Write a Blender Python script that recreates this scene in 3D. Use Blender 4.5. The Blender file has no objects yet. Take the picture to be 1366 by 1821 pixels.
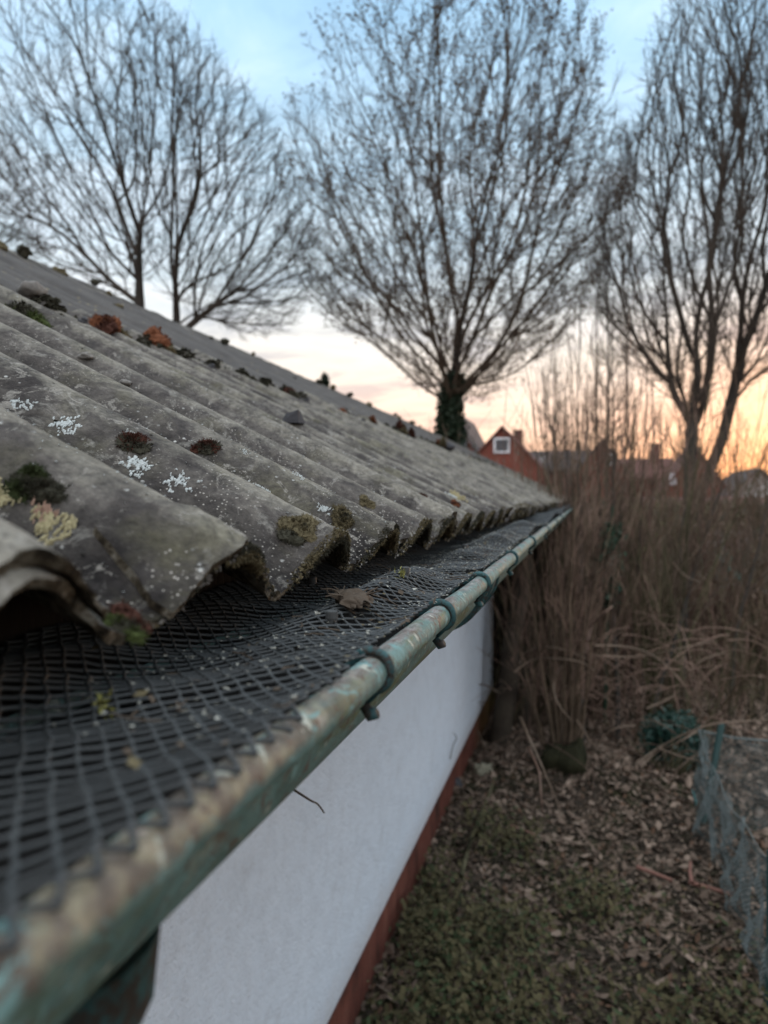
import bpy, math, random
import numpy as np
from mathutils import Vector
random.seed(7)
RNG = np.random.default_rng(11)
R_ = math.radians
sc = bpy.context.scene
col = sc.collection

# ------------------------------------------------------------------ camera
YAW, PIT, F = R_(15.0252), R_(-1.06085), 1330.0
cam_d = bpy.data.cameras.new('camera')
cam = bpy.data.objects.new('camera', cam_d); col.objects.link(cam)
cam.location = (0, 0, 0)
cam.rotation_euler = (R_(90) + PIT, 0, YAW)
cam_d.sensor_fit = 'VERTICAL'; cam_d.sensor_height = 34.6; cam_d.sensor_width = 34.6 * .75
cam_d.lens = F / 1821 * 34.6
cam_d.clip_start = .01; cam_d.clip_end = 3000
cam_d.dof.use_dof = True
cam_d.dof.focus_distance = .70
cam_d.dof.aperture_fstop = cam_d.lens / 4.1
sc.camera = cam
cF = np.array([-math.sin(YAW)*math.cos(PIT), math.cos(YAW)*math.cos(PIT), math.sin(PIT)])
cR = np.array([math.cos(YAW), math.sin(YAW), 0.]); cU = np.cross(cR, cF)
def at(u, v, Y):
    """world point at distance Y along the building's direction, seen at photo pixel u, v"""
    d = cF + cR*(u-683)/F - cU*(v-910.5)/F
    return d/d[1]*Y

# ------------------------------------------------------------------ node helper
class NT:
    def __init__(s, tree): s.t = tree; s.n = tree.nodes; s.l = tree.links
    def put(s, sock, v):
        if isinstance(v, bpy.types.NodeSocket): s.l.new(v, sock)
        elif isinstance(v, (tuple, list)) and len(v) == 3 and sock.type == 'RGBA': sock.default_value = (*v, 1)
        else: sock.default_value = v
    def node(s, kind, **kw):
        n = s.n.new(kind)
        for k, v in kw.items(): setattr(n, k, v)
        return n
    def coord(s, scale=(1,1,1), rot=(0,0,0), loc=(0,0,0), kind='Object'):
        c = s.node('ShaderNodeTexCoord'); m = s.node('ShaderNodeMapping')
        s.l.new(c.outputs[kind], m.inputs[0]); m.inputs['Scale'].default_value = scale
        m.inputs['Rotation'].default_value = rot; m.inputs['Location'].default_value = loc
        return m.outputs[0]
    def noise(s, vec, scale, detail=4, rough=.55, dist=0., out=0):
        n = s.node('ShaderNodeTexNoise'); s.l.new(vec, n.inputs['Vector'])
        n.inputs['Scale'].default_value = scale; n.inputs['Detail'].default_value = detail
        n.inputs['Roughness'].default_value = rough; n.inputs['Distortion'].default_value = dist
        return n.outputs[out]
    def voro(s, vec, scale, feature='F1', out='Distance', rand=1.):
        n = s.node('ShaderNodeTexVoronoi', feature=feature); s.l.new(vec, n.inputs['Vector'])
        n.inputs['Scale'].default_value = scale; n.inputs['Randomness'].default_value = rand
        return n.outputs[out]
    def ramp(s, fac, stops, interp='LINEAR'):
        n = s.node('ShaderNodeValToRGB'); n.color_ramp.interpolation = interp
        e = n.color_ramp.elements
        while len(e) < len(stops): e.new(.5)
        for i, (p, c) in enumerate(stops):
            e[i].position = p; e[i].color = (*c, 1) if isinstance(c, (tuple, list)) else (c, c, c, 1)
        s.put(n.inputs[0], fac); return n.outputs[0]
    def mix(s, fac, a, b, mode='MIX'):
        n = s.node('ShaderNodeMix', data_type='RGBA', blend_type=mode)
        s.put(n.inputs[0], fac); s.put(n.inputs[6], a); s.put(n.inputs[7], b); return n.outputs[2]
    def math(s, op, a, b=0., c=None, clamp=False):
        n = s.node('ShaderNodeMath', operation=op, use_clamp=clamp)
        s.put(n.inputs[0], a); s.put(n.inputs[1], b)
        if c is not None: s.put(n.inputs[2], c)
        return n.outputs[0]
    def sep(s, vec):
        n = s.node('ShaderNodeSeparateXYZ'); s.l.new(vec, n.inputs[0]); return n.outputs
    def rng(s, v, a, b, c=0., d=1.):
        n = s.node('ShaderNodeMapRange', clamp=True); s.put(n.inputs[0], v)
        for i, x in enumerate((a, b, c, d)): n.inputs[i+1].default_value = x
        return n.outputs[0]

def material(name, build, rough=.85, spec=.3):
    m = bpy.data.materials.new(name); m.use_nodes = True
    t = NT(m.node_tree); b = m.node_tree.nodes['Principled BSDF']
    b.inputs['Roughness'].default_value = rough; b.inputs['Specular IOR Level'].default_value = spec
    r = build(t, b)
    if r is not None:
        c, h, dist = r
        t.put(b.inputs['Base Color'], c)
        if h is not None:
            bp = t.node('ShaderNodeBump'); t.put(bp.inputs['Height'], h)
            bp.inputs['Distance'].default_value = dist; bp.inputs['Strength'].default_value = 1
            t.l.new(bp.outputs[0], b.inputs['Normal'])
    return m

# ------------------------------------------------------------------ world and sun
SUN_AZ = R_(22)     # to the right of the building's direction
SUN_EL = R_(2.0)
w = bpy.data.worlds.new('World'); sc.world = w; w.use_nodes = True
t = NT(w.node_tree); bg = w.node_tree.nodes['Background']
sky = t.node('ShaderNodeTexSky', sky_type='NISHITA'); sky.sun_disc = False
sky.sun_elevation = SUN_EL; sky.sun_rotation = SUN_AZ; sky.altitude = 0; sky.air_density = 1.2; sky.dust_density = 1.5
vec = t.coord(kind='Generated')
X, Y, Z = t.sep(vec)[:3]
nsky = t.mix(1., sky.outputs[0], (.11, .11, .11), 'MULTIPLY')
# cloud deck: elevation bands plus azimuth warmth
base = t.ramp(Z, [(0., (.80,.36,.18)), (.035, (.84,.45,.27)), (.09, (.86,.56,.42)), (.17, (.72,.62,.52)), (.27, (.52,.58,.60)), (.40, (.40,.55,.66)), (.58, (.30,.50,.68)), (1., (.26,.44,.62))])
sunv = t.node('ShaderNodeVectorMath', operation='DOT_PRODUCT'); t.l.new(vec, sunv.inputs[0])
sunv.inputs[1].default_value = (math.sin(SUN_AZ), math.cos(SUN_AZ), .0)
away = t.rng(sunv.outputs['Value'], .97, .25)
base = t.mix(t.math('MULTIPLY', away, .75), base, t.ramp(Z, [(0., (.62,.46,.38)), (.12, (.62,.56,.52)), (.3, (.50,.60,.66)), (.55, (.33,.50,.66)), (1., (.26,.44,.62))]))
# perspective cloud plane
zz = t.math('ADD', t.math('MAXIMUM', Z, 0.), .10)
cx = t.math('DIVIDE', X, zz); cy = t.math('DIVIDE', Y, zz)
cb = t.node('ShaderNodeCombineXYZ'); t.put(cb.inputs[0], cx); t.put(cb.inputs[1], cy)
mp = t.node('ShaderNodeMapping'); t.l.new(cb.outputs[0], mp.inputs[0]); mp.inputs['Rotation'].default_value = (0,0,.5); mp.inputs['Scale'].default_value = (.8,1.25,1)
cl = t.noise(mp.outputs[0], 2.4, 8, .58, .5)
cl2 = t.noise(mp.outputs[0], .55, 3, .5, .3)
cloud = t.rng(t.math('ADD', t.math('MULTIPLY', cl, .6), t.math('MULTIPLY', cl2, .4)), .41, .57)
cloud = t.mix(t.rng(Z, .0, .07), (.45, .45, .45), cloud)
dark = t.ramp(Z, [(0., (.62,.30,.20)), (.08, (.52,.32,.27)), (.18, (.38,.36,.38)), (.32, (.27,.36,.43)), (.6, (.18,.34,.50)), (1., (.16,.32,.48))])
bright = t.ramp(Z, [(0., (1.0,.55,.32)), (.07, (1.0,.66,.46)), (.17, (.80,.70,.62)), (.3, (.60,.67,.73)), (.55, (.46,.62,.74)), (1., (.4,.55,.68))])
c1 = t.mix(t.math('MULTIPLY', t.rng(cloud, 0., .45, 1., 0.), .6), base, dark)
c2 = t.mix(t.math('MULTIPLY', t.rng(cloud, .5, 1.), .7), c1, bright)
fin = t.mix(.10, t.mix(1., c2, (.66,.67,.69), 'MULTIPLY'), nsky)
gl = t.math('POWER', t.rng(sunv.outputs['Value'], .90, 1.), 2.)
glow = t.math('MULTIPLY', gl, t.rng(Z, .28, .0))
fin = t.mix(t.math('MULTIPLY', glow, .85), fin, (1.0,.42,.15))
up = t.rng(Z, .60, .95)
fin = t.mix(up, fin, (.92, .97, 1.05))  # overhead sky, out of view, brightened to add light on the scene
back = t.math('MULTIPLY', t.rng(Y, .15, -.5), t.rng(Z, .0, .2))
fin = t.mix(back, fin, (.50, .52, .57))  # sky behind the camera brightened too, added as unseen fill light
fin = t.mix(t.rng(Z, -.02, -.12), fin, (.10,.085,.07))
t.l.new(fin, bg.inputs[0]); bg.inputs[1].default_value = 1.0
sd = bpy.data.lights.new('sun', 'SUN'); sd.energy = .25; sd.angle = R_(14); sd.color = (1., .66, .42)
sun = bpy.data.objects.new('sun', sd); col.objects.link(sun)
sv = Vector((math.sin(SUN_AZ)*math.cos(R_(5)), math.cos(SUN_AZ)*math.cos(R_(5)), math.sin(R_(5))))
sun.rotation_euler = sv.to_track_quat('Z', 'Y').to_euler()
sc.view_settings.view_transform = 'Standard'; sc.view_settings.look = 'None'
sc.view_settings.exposure = 1.42; sc.view_settings.gamma = 1
sc.cycles.max_bounces = 6; sc.cycles.diffuse_bounces = 3; sc.cycles.transparent_max_bounces = 16

# ------------------------------------------------------------------ mesh helpers
def tag(o, label=None, cat=None, group=None, kind=None):
    if label: o['label'] = label
    if cat: o['category'] = cat
    if group: o['group'] = group
    if kind: o['kind'] = kind
    return o
def empty(name, loc=(0,0,0), label=None, cat=None, group=None, rz=0):
    o = bpy.data.objects.new(name, None); col.objects.link(o); o.location = loc; o.rotation_euler = (0,0,rz)
    o.empty_display_size = .05
    return tag(o, label, cat, group)
class MB:
    """collects arrays of vertices and faces (tris or quads), links as ONE mesh"""
    def __init__(s): s.v = []; s.f = []; s.m = []; s.n = 0; s.c = []
    def add(s, verts, faces, mi=0):
        verts = np.asarray(verts, float).reshape(-1, 3); faces = np.asarray(faces, int)
        s.v.append(verts); s.f.append(faces + s.n); s.m.append(np.full(len(faces), mi)); s.n += len(verts)
    def build(s, name, mats, parent=None, smooth=False, sub=None):
        me = bpy.data.meshes.new(name)
        V = np.concatenate(s.v)
        tot = sum(len(f) for f in s.f); cnt = np.concatenate([np.full(len(f), f.shape[1]) for f in s.f])
        loops = np.concatenate([f.ravel() for f in s.f])
        me.vertices.add(len(V)); me.vertices.foreach_set('co', V.ravel())
        me.loops.add(len(loops)); me.loops.foreach_set('vertex_index', loops)
        me.polygons.add(tot); st = np.concatenate([[0], np.cumsum(cnt)[:-1]])
        me.polygons.foreach_set('loop_start', st)
        me.polygons.foreach_set('material_index', np.concatenate(s.m))
        me.polygons.foreach_set('use_smooth', np.full(tot, smooth))
        me.update(calc_edges=True); me.validate()
        for m in (mats if isinstance(mats, (list, tuple)) else [mats]): me.materials.append(m)
        o = bpy.data.objects.new(name, me); col.objects.link(o)
        if parent is not None:
            o.parent = parent
            l = parent.location
            if l.length > 0 or parent.rotation_euler.z: o.matrix_parent_inverse = (__import__('mathutils').Matrix.LocRotScale(parent.location, parent.rotation_euler, None)).inverted()
        return o
    # -- shapes
    def box(s, lo, hi, mi=0, M=None):
        x0,y0,z0 = lo; x1,y1,z1 = hi
        v = np.array([(x0,y0,z0),(x1,y0,z0),(x1,y1,z0),(x0,y1,z0),(x0,y0,z1),(x1,y0,z1),(x1,y1,z1),(x0,y1,z1)], float)
        if M is not None: v = v @ np.array(M[0]).T + np.array(M[1])
        s.add(v, [(0,3,2,1),(4,5,6,7),(0,1,5,4),(1,2,6,5),(2,3,7,6),(3,0,4,7)], mi)
    def tubes(s, P, Rr, m=4, mi=0, cap=False):
        """P (n,k,3) polylines, Rr (n,k) radii"""
        P = np.asarray(P, float); Rr = np.asarray(Rr, float)
        if P.ndim == 2: P = P[None]; Rr = Rr[None]
        n, k, _ = P.shape
        T = np.gradient(P, axis=1); T /= np.linalg.norm(T, axis=2, keepdims=True) + 1e-12
        avg = P[:, -1] - P[:, 0]; avg /= np.linalg.norm(avg, axis=1, keepdims=True) + 1e-9
        ref = np.where(np.abs(avg[:, 2:3]) > .85, np.array([[1., .12, 0]]), np.array([[0, .1, 1.]]))
        ref = np.repeat(ref[:, None], k, 1)
        A = np.cross(T, ref); A /= np.linalg.norm(A, axis=2, keepdims=True) + 1e-9
        B = np.cross(T, A)
        an = np.arange(m)*2*math.pi/m
        V = P[:, :, None] + Rr[:, :, None, None]*(A[:, :, None]*np.cos(an)[None, None, :, None] + B[:, :, None]*np.sin(an)[None, None, :, None])
        i = np.arange(n)[:, None, None]*k*m; j = np.arange(k-1)[None, :, None]*m; a = np.arange(m)[None, None, :]; b = (a+1) % m
        f = np.stack(np.broadcast_arrays(i+j+a, i+j+b, i+j+m+b, i+j+m+a), -1).reshape(-1, 4)
        s.add(V.reshape(-1, 3), f, mi)
        if cap and m == 4:
            i = (np.arange(n)*k*m)[:, None]
            s.v[-1]; off = s.n - n*k*m
            c0 = i + np.array([[3,2,1,0]]); c1 = i + (k-1)*m + np.array([[0,1,2,3]])
            s.f.append(np.concatenate([c0, c1]) + off); s.m.append(np.full(2*n, mi))
        elif cap:
            off = s.n - n*k*m
            for q in range(n):
                for base_, o2 in ((q*k*m, -1), (q*k*m+(k-1)*m, 1)):
                    c = P[q, 0] if o2 < 0 else P[q, -1]
                    ci = s.n; s.v.append(c[None]); s.n += 1
                    s.f.append(np.array([(off+base_+x, off+base_+(x+1) % m, ci) for x in range(m)])); s.m.append(np.full(m, mi))
    def grid(s, V, mi=0, flip=False):
        a, b = V.shape[:2]
        i = np.arange(a-1)[:, None]*b; j = np.arange(b-1)[None]
        f = np.stack(np.broadcast_arrays(i+j, i+j+1, i+b+j+1, i+b+j), -1).reshape(-1, 4)
        if flip: f = f[:, ::-1]
        s.add(V.reshape(-1, 3), f, mi)
    def quads(s, C, Ux, Vx, mi=0):
        """leaf-like quads centred C with half vectors Ux, Vx (n,3)"""
        n = len(C); V = np.stack([C-Ux, C-Vx, C+Ux, C+Vx], 1).reshape(-1, 3)
        s.add(V, np.arange(n*4).reshape(-1, 4), mi)
def unit(a): return a/(np.linalg.norm(a, axis=-1, keepdims=True)+1e-12)
def rnd(n, s=1.): return RNG.normal(size=(n, 3))*s
_tab = RNG.random((64, 64, 64))
def vnoise(P):
    """smooth value noise in -1..1 at points (...,3)"""
    P = np.asarray(P, float); i = np.floor(P).astype(int); f = P-i; f = f*f*(3-2*f); i &= 63; j = (i+1) & 63
    g = lambda a, b, c: _tab[a, b, c]
    x0, y0, z0 = i[..., 0], i[..., 1], i[..., 2]; x1, y1, z1 = j[..., 0], j[..., 1], j[..., 2]
    fx, fy, fz = f[..., 0], f[..., 1], f[..., 2]
    c = (g(x0,y0,z0)*(1-fx)+g(x1,y0,z0)*fx)*(1-fy)+(g(x0,y1,z0)*(1-fx)+g(x1,y1,z0)*fx)*fy
    d = (g(x0,y0,z1)*(1-fx)+g(x1,y0,z1)*fx)*(1-fy)+(g(x0,y1,z1)*(1-fx)+g(x1,y1,z1)*fx)*fy
    return (c*(1-fz)+d*fz)*2-1
def fbm(P, o=3):
    P = np.asarray(P, float); r = 0; a = 1
    for k in range(o): r = r + a*vnoise(P*2**k+k*7.3); a *= .5
    return r

def grow_level(P, D, L, r0, segs, wig, trop, taper=.35):
    n = len(P); pts = [P]; d = D.copy(); st = (L/segs)[:, None]
    for _ in range(segs):
        d = unit(d + rnd(n, wig) + trop*np.array([[0, 0, 1.]])); pts.append(pts[-1]+d*st)
    pts = np.stack(pts, 1); rr = r0[:, None]*(1-(1-taper)*np.linspace(0, 1, segs+1)[None]); return pts, rr
# ------------------------------------------------------------------ materials
def m_plain(name, c, var=.25, scale=20, rough=.85, spec=.25, bump=.002):
    def b(t, bs):
        v = t.coord(); n = t.noise(v, scale, 5, .6)
        return t.mix(n, tuple(x*(1-var) for x in c), tuple(min(1, x*(1+var)) for x in c)), n, bump
    return material(name, b, rough, spec)

def b_roof(t, bs):
    v = t.coord(); st = t.coord(scale=(.35, 1.6, .35), rot=(0, 0, 0))
    big = t.noise(st, 5, 4, .6, .4); mid = t.noise(v, 22, 6, .65, .3); fine = t.noise(v, 160, 5, .7); grit = t.noise(v, 600, 3, .7)
    c = t.mix(t.rng(big, .35, .65), (.042,.037,.033), (.095,.085,.074))
    c = t.mix(t.rng(mid, .40, .68), c, (.160,.147,.125))
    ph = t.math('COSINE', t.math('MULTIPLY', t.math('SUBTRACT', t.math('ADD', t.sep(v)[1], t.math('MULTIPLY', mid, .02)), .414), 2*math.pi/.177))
    c = t.mix(t.rng(ph, .55, -.75), c, t.mix(1., c, (.20,.19,.19), 'MULTIPLY'))  # valley dirt, darkened further in colour to stand for shade between crests
    c = t.mix(t.math('MULTIPLY', t.rng(t.math('ADD', ph, mid), 1.15, 1.55), .55), c, (.30,.285,.225))  # lichen tone on crests, also painting in the light they catch
    c = t.mix(t.math('MULTIPLY', t.rng(t.noise(v, 9, 5, .6), .52, .66), .55), c, (.125,.118,.070))       # olive algae
    c = t.mix(t.math('MULTIPLY', t.rng(t.noise(v, 9.3, 7, .75, .8), .50, .60), .7), c, (.048,.043,.040))   # dark weather stains
    c = t.mix(t.math('MULTIPLY', t.rng(t.noise(v, 31, 6, .75, .8), .56, .64), .5), c, (.30,.29,.25))     # pale crust
    ring = t.noise(v, 26, 7, .8, 1.5); c = t.mix(t.math('MULTIPLY', t.rng(ring, .585, .62), .75), c, (.29,.275,.235))
    vo = t.voro(v, 95); sel = t.noise(v, 37, 3, .6)
    sp = t.math('MULTIPLY', t.rng(vo, .20, .13), t.rng(sel, .54, .62))
    c = t.mix(sp, c, (.42,.42,.38))
    vo2 = t.voro(v, 260); sp2 = t.math('MULTIPLY', t.rng(vo2, .26, .14), t.rng(t.noise(v, 15, 4, .6), .52, .62))
    c = t.mix(sp2, c, (.38,.36,.31))
    sp3 = t.math('MULTIPLY', t.rng(t.voro(v, 140), .22, .12), t.rng(t.noise(v, 24, 3, .6), .56, .64))
    c = t.mix(sp3, c, (.03,.028,.025))
    c = t.mix(t.rng(fine, .25, .75), t.mix(1., c, (.45,.45,.46), 'MULTIPLY'), t.mix(1., c, (1.38,1.37,1.38), 'MULTIPLY'))
    g = t.node('ShaderNodeNewGeometry'); nz = t.sep(g.outputs['Normal'])[2]
    h = t.math('ADD', t.math('MULTIPLY', fine, .5), t.math('ADD', t.math('MULTIPLY', grit, .3), t.math('ADD', t.math('MULTIPLY', mid, 1.2), t.math('MULTIPLY', sp, .5))))
    return c, h, .0030
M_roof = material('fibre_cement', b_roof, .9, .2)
def b_roof2(t, bs):
    v = t.coord(); a = t.noise(v, 7, 6, .65, .3); f = t.noise(v, 90, 5, .7)
    c = t.mix(t.rng(a, .35, .65), (.070,.066,.061), (.105,.099,.090)); c = t.mix(t.math('MULTIPLY', t.rng(f, .55, .7), .5), c, (.05,.045,.035))
    c = t.mix(t.math('MULTIPLY', t.rng(t.voro(v, 30), .22, .12), t.rng(t.noise(v, 9, 3, .6), .5, .6)), c, (.19,.16,.10))
    return c, t.math('ADD', a, t.math('MULTIPLY', f, .5)), .004
M_roof2 = material('upper_fibre_cement', b_roof2, .9, .2)
def b_roofedge(t, bs):
    v = t.coord(); a = t.noise(v, 60, 6, .7); b = t.noise(v, 260, 5, .7)
    c = t.ramp(a, [(.36, (.022,.018,.013)), (.45, (.080,.064,.042)), (.52, (.19,.165,.12)), (.60, (.33,.31,.25))])
    c = t.mix(t.rng(b, .4, .7), t.mix(1., c, (.6,.58,.55), 'MULTIPLY'), c)
    return c, t.math('ADD', a, t.math('MULTIPLY', b, .6)), .010
M_edge = material('weathered_sheet_edge', b_roofedge, .95, .1)
def b_paint(t, bs):
    v = t.coord(); a = t.noise(v, 28, 6, .65, .3); f = t.noise(v, 120, 5, .7)
    s = t.coord(scale=(3, .5, 3)); b = t.noise(s, 16, 5, .65, .4)
    g = t.node('ShaderNodeNewGeometry'); nz = t.sep(g.outputs['Normal'])[2]
    c = t.mix(t.rng(a, .35, .65), (.045,.110,.100), (.115,.205,.190))
    c = t.mix(t.math('MULTIPLY', t.rng(b, .52, .62), .8), c, (.085,.105,.040))                     # algae
    top = t.math('ADD', t.math('MULTIPLY', nz, .50), t.math('MULTIPLY', t.noise(v, 18, 5, .65), .9))
    k = t.rng(top, .80, .98)
    wc = t.ramp(t.noise(s, 30, 6, .75, .5), [(.30, (.045,.038,.032)), (.42, (.10,.088,.076)), (.48, (.16,.125,.11)), (.54, (.22,.215,.20)), (.60, (.11,.105,.085)), (.68, (.075,.165,.155))])
    c = t.mix(k, c, wc)
    near = t.rng(t.sep(v)[1], .44, .25)
    nd = t.math('MULTIPLY', near, t.rng(t.math('ADD', t.math('MULTIPLY', nz, .5), t.noise(v, 25, 5, .7)), .35, .62))
    c = t.mix(nd, c, t.ramp(t.noise(v, 45, 5, .6), [(.34, (.055,.045,.035)), (.48, (.125,.105,.080)), (.56, (.20,.18,.115)), (.66, (.30,.25,.20))]))
    c = t.mix(t.rng(f, .54, .62), c, (.085,.060,.045))
    c = t.mix(t.rng(t.noise(v, 55, 7, .7, 1.2), .56, .60), c, (.13,.245,.235))
    c = t.mix(t.rng(t.noise(v, 70, 4, .6), .63, .68), c, (.34,.36,.30))
    t.put(bs.inputs['Roughness'], t.rng(a, .3, .7, .55, .85))
    return c, t.math('ADD', f, t.math('MULTIPLY', b, .6)), .0012
M_paint = material('flaking_teal_paint', b_paint, .5, .45)
def b_paint2(t, bs):
    v = t.coord(); a = t.noise(v, 50, 6, .65); 
    c = t.mix(t.rng(a, .38, .6), (.012,.045,.048), (.040,.105,.108))
    c = t.mix(t.rng(t.noise(v, 110, 5, .7), .48, .56), c, (.035,.030,.025))
    return c, a, .001
M_clip = material('bracket_paint', b_paint2, .68, .3)
def b_white(t, bs):
    v = t.coord(); s = t.coord(scale=(1, 1.4, .7)); a = t.noise(s, 3.2, 6, .6, .3); f = t.noise(v, 70, 5, .7); p = t.noise(v, 14, 6, .7)
    c = t.mix(a, (.76,.84,.91), (.82,.89,.95))
    c = t.mix(t.math('MULTIPLY', t.rng(p, .45, .7), .35), c, (.56,.60,.64))
    c = t.mix(t.math('MULTIPLY', t.rng(t.noise(v, 5, 7, .75, .6), .56, .72), .4), c, (.50,.53,.55))
    zz = t.sep(v)[2]
    c = t.mix(t.math('MULTIPLY', t.rng(t.math('ADD', zz, t.math('MULTIPLY', p, .25)), -1.66, -1.84), .6), c, (.50,.44,.40))
    c = t.mix(t.math('MULTIPLY', t.rng(f, .60, .70), .6), c, (.86,.9,.94))
    return c, t.math('ADD', t.math('MULTIPLY', f, 1.0), p), .011
M_white = material('white_render', b_white, .8, .25)
def b_red(t, bs):
    v = t.coord(); s = t.coord(scale=(1, 1, .4)); a = t.noise(s, 7, 6, .65, .3); f = t.noise(v, 60, 5, .7)
    c = t.ramp(a, [(.3, (.045,.018,.013)), (.5, (.13,.042,.028)), (.7, (.20,.075,.05))])
    c = t.mix(t.rng(f, .55, .7), c, (.06,.045,.03))
    c = t.mix(t.math('MULTIPLY', t.rng(t.sep(v)[1], 6.2, 7.6), .8), c, (.16,.125,.03))
    return c, f, .004
M_red = material('red_brown_plinth', b_red, .85, .2)
M_mesh = m_plain('black_plastic_mesh', (.032,.036,.035), .5, 90, .62, .45, .0004)
M_stud = m_plain('plastic_stud', (.055,.058,.056), .3, 200, .6, .3, .0004)
M_silt = m_plain('gutter_silt', (.012,.011,.010), .6, 60, .95, .1, .006)
M_lich = m_plain('white_lichen', (.52,.56,.54), .18, 400, .9, .1, .0006)
M_lich2 = m_plain('yellow_lichen', (.38,.34,.20), .3, 220, .9, .1, .001)
M_lich3 = m_plain('pink_lichen', (.40,.27,.20), .3, 220, .9, .1, .001)
M_mred = m_plain('red_brown_moss', (.060,.026,.018), .6, 300, .95, .1, .001)
M_mrust = m_plain('rust_moss', (.17,.068,.035), .6, 150, .95, .1, .002)
M_mdark = m_plain('dark_moss', (.045,.043,.030), .6, 300, .95, .1, .001)
M_mdark2 = m_plain('blackish_green_moss', (.035,.045,.018), .6, 300, .95, .1, .001)
M_molive = m_plain('olive_moss', (.11,.092,.052), .6, 220, .95, .1, .001)
M_mgreen = m_plain('green_moss', (.045,.058,.018), .6, 220, .95, .1, .001)
M_stone = m_plain('pebble', (.20,.19,.17), .4, 120, .9, .2, .002)
M_stoned = m_plain('dark_chip', (.055,.055,.058), .4, 120, .8, .2, .002)
M_leafb = m_plain('dry_leaf', (.075,.058,.042), .6, 160, .9, .15, .001)
M_speck = m_plain('pale_grit', (.36,.36,.31), .5, 500, .9, .1, .0004)
M_bark = m_plain('tree_bark', (.042,.036,.030), .45, 3, .95, .1, .03)
M_bark2 = m_plain('grey_bark', (.050,.045,.038), .4, 5, .95, .1, .03)
M_twig = m_plain('twig_bark', (.090,.068,.050), .4, 3, .95, .1, .01)
M_twig2 = m_plain('mauve_twig_bark', (.070,.058,.047), .4, 3, .95, .1, .01)
M_ivy = m_plain('ivy_leaf', (.022,.038,.020), .5, 3, .6, .3, .01)
M_seed = m_plain('seed_cluster', (.10,.072,.050), .4, 3, .95, .1, .01)
def b_stem(c1, c2):
    def b(t, bs):
        v = t.coord(); return t.mix(t.rng(t.noise(v, 3.3, 5, .7), .35, .65), c1, c2), t.noise(v, 60, 3), .003
    return b
M_stem = material('brown_stem', b_stem((.055,.042,.028), (.20,.148,.102)), .9, .15)
M_stem2 = material('olive_stem', b_stem((.042,.040,.022), (.130,.118,.068)), .9, .15)
M_stem3 = material('pink_stem', b_stem((.085,.058,.044), (.28,.190,.145)), .9, .15)
M_bramble = material('bramble_stem', b_stem((.12,.09,.065), (.25,.19,.14)), .8, .2)
M_deadwood = material('dead_wood', b_stem((.035,.028,.022), (.075,.062,.046)), .95, .1)
M_green = m_plain('evergreen_leaf', (.020,.060,.045), .5, 4, .5, .4, .01)
M_weed = m_plain('weed_leaf', (.052,.070,.030), .6, 3, .8, .2, .01)
M_weed2 = m_plain('dull_weed_leaf', (.088,.076,.036), .6, 3, .8, .2, .01)
M_lit1 = m_plain('brown_litter', (.16,.118,.088), .6, 9, .9, .15, .01)
M_lit2 = m_plain('pale_litter', (.27,.205,.155), .5, 9, .9, .15, .01)
M_lit3 = m_plain('russet_litter', (.14,.085,.055), .5, 9, .9, .15, .01)
M_litd = m_plain('dark_litter', (.04,.033,.024), .5, 9, .9, .1, .01)
M_pinkst = m_plain('pink_stick', (.25,.13,.10), .3, 20, .9, .2, .004)
M_post = m_plain('green_post_coat', (.006,.034,.030), .3, 20, .6, .4, .001)
M_wire = m_plain('green_wire_coat', (.095,.120,.115), .3, 20, .5, .4, .001)
M_brick = material('far_red_brick', lambda t, b: (t.mix(t.noise(t.coord(), 1.2, 6, .6), (.15,.045,.033), (.26,.085,.062)), None, 0), .9, .2)
M_tile = material('dark_roof_tile', lambda t, b: (t.mix(t.noise(t.coord(), 1.5, 5, .6), (.045,.038,.038), (.10,.08,.078)), None, 0), .8, .3)
M_tiler = material('red_roof_tile', lambda t, b: (t.mix(t.noise(t.coord(), 1.5, 5, .6), (.09,.035,.028), (.18,.075,.058)), None, 0), .8, .3)
M_pale = m_plain('pale_wall', (.55,.53,.50), .15, 1, .8, .2, .01)
M_frame = m_plain('white_frame', (.75,.76,.78), .05, 2, .5, .4, .001)
M_glass = material('window_glass', lambda t, b: ((.05,.06,.075), None, 0), .08, .8)
M_teal = m_plain('teal_board', (.11,.26,.24), .2, 2, .7, .3, .005)
def b_ground(t, bs):
    v = t.coord(); a = t.noise(v, 2.2, 6, .65, .3); b = t.noise(v, 16, 6, .7); y = t.sep(v)[1]
    c = t.ramp(b, [(.3, (.022,.018,.013)), (.5, (.060,.047,.035)), (.7, (.125,.098,.075))])
    c = t.mix(t.rng(a, .45, .62), c, (.045,.045,.022))
    far = t.rng(y, 9, 22)
    c = t.mix(far, c, t.mix(a, (.085,.075,.045), (.12,.105,.07)))
    return c, b, .03
M_ground = material('forest_soil', b_ground, .95, .1)
M_timber = material('dark_timber', lambda t, b: (t.mix(t.noise(t.coord(scale=(6,6,.6)), 6, 6, .65), (.004,.0035,.003), (.014,.011,.009)), t.noise(t.coord(scale=(6,6,.6)), 10, 5), .006), .9, .15)

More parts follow.
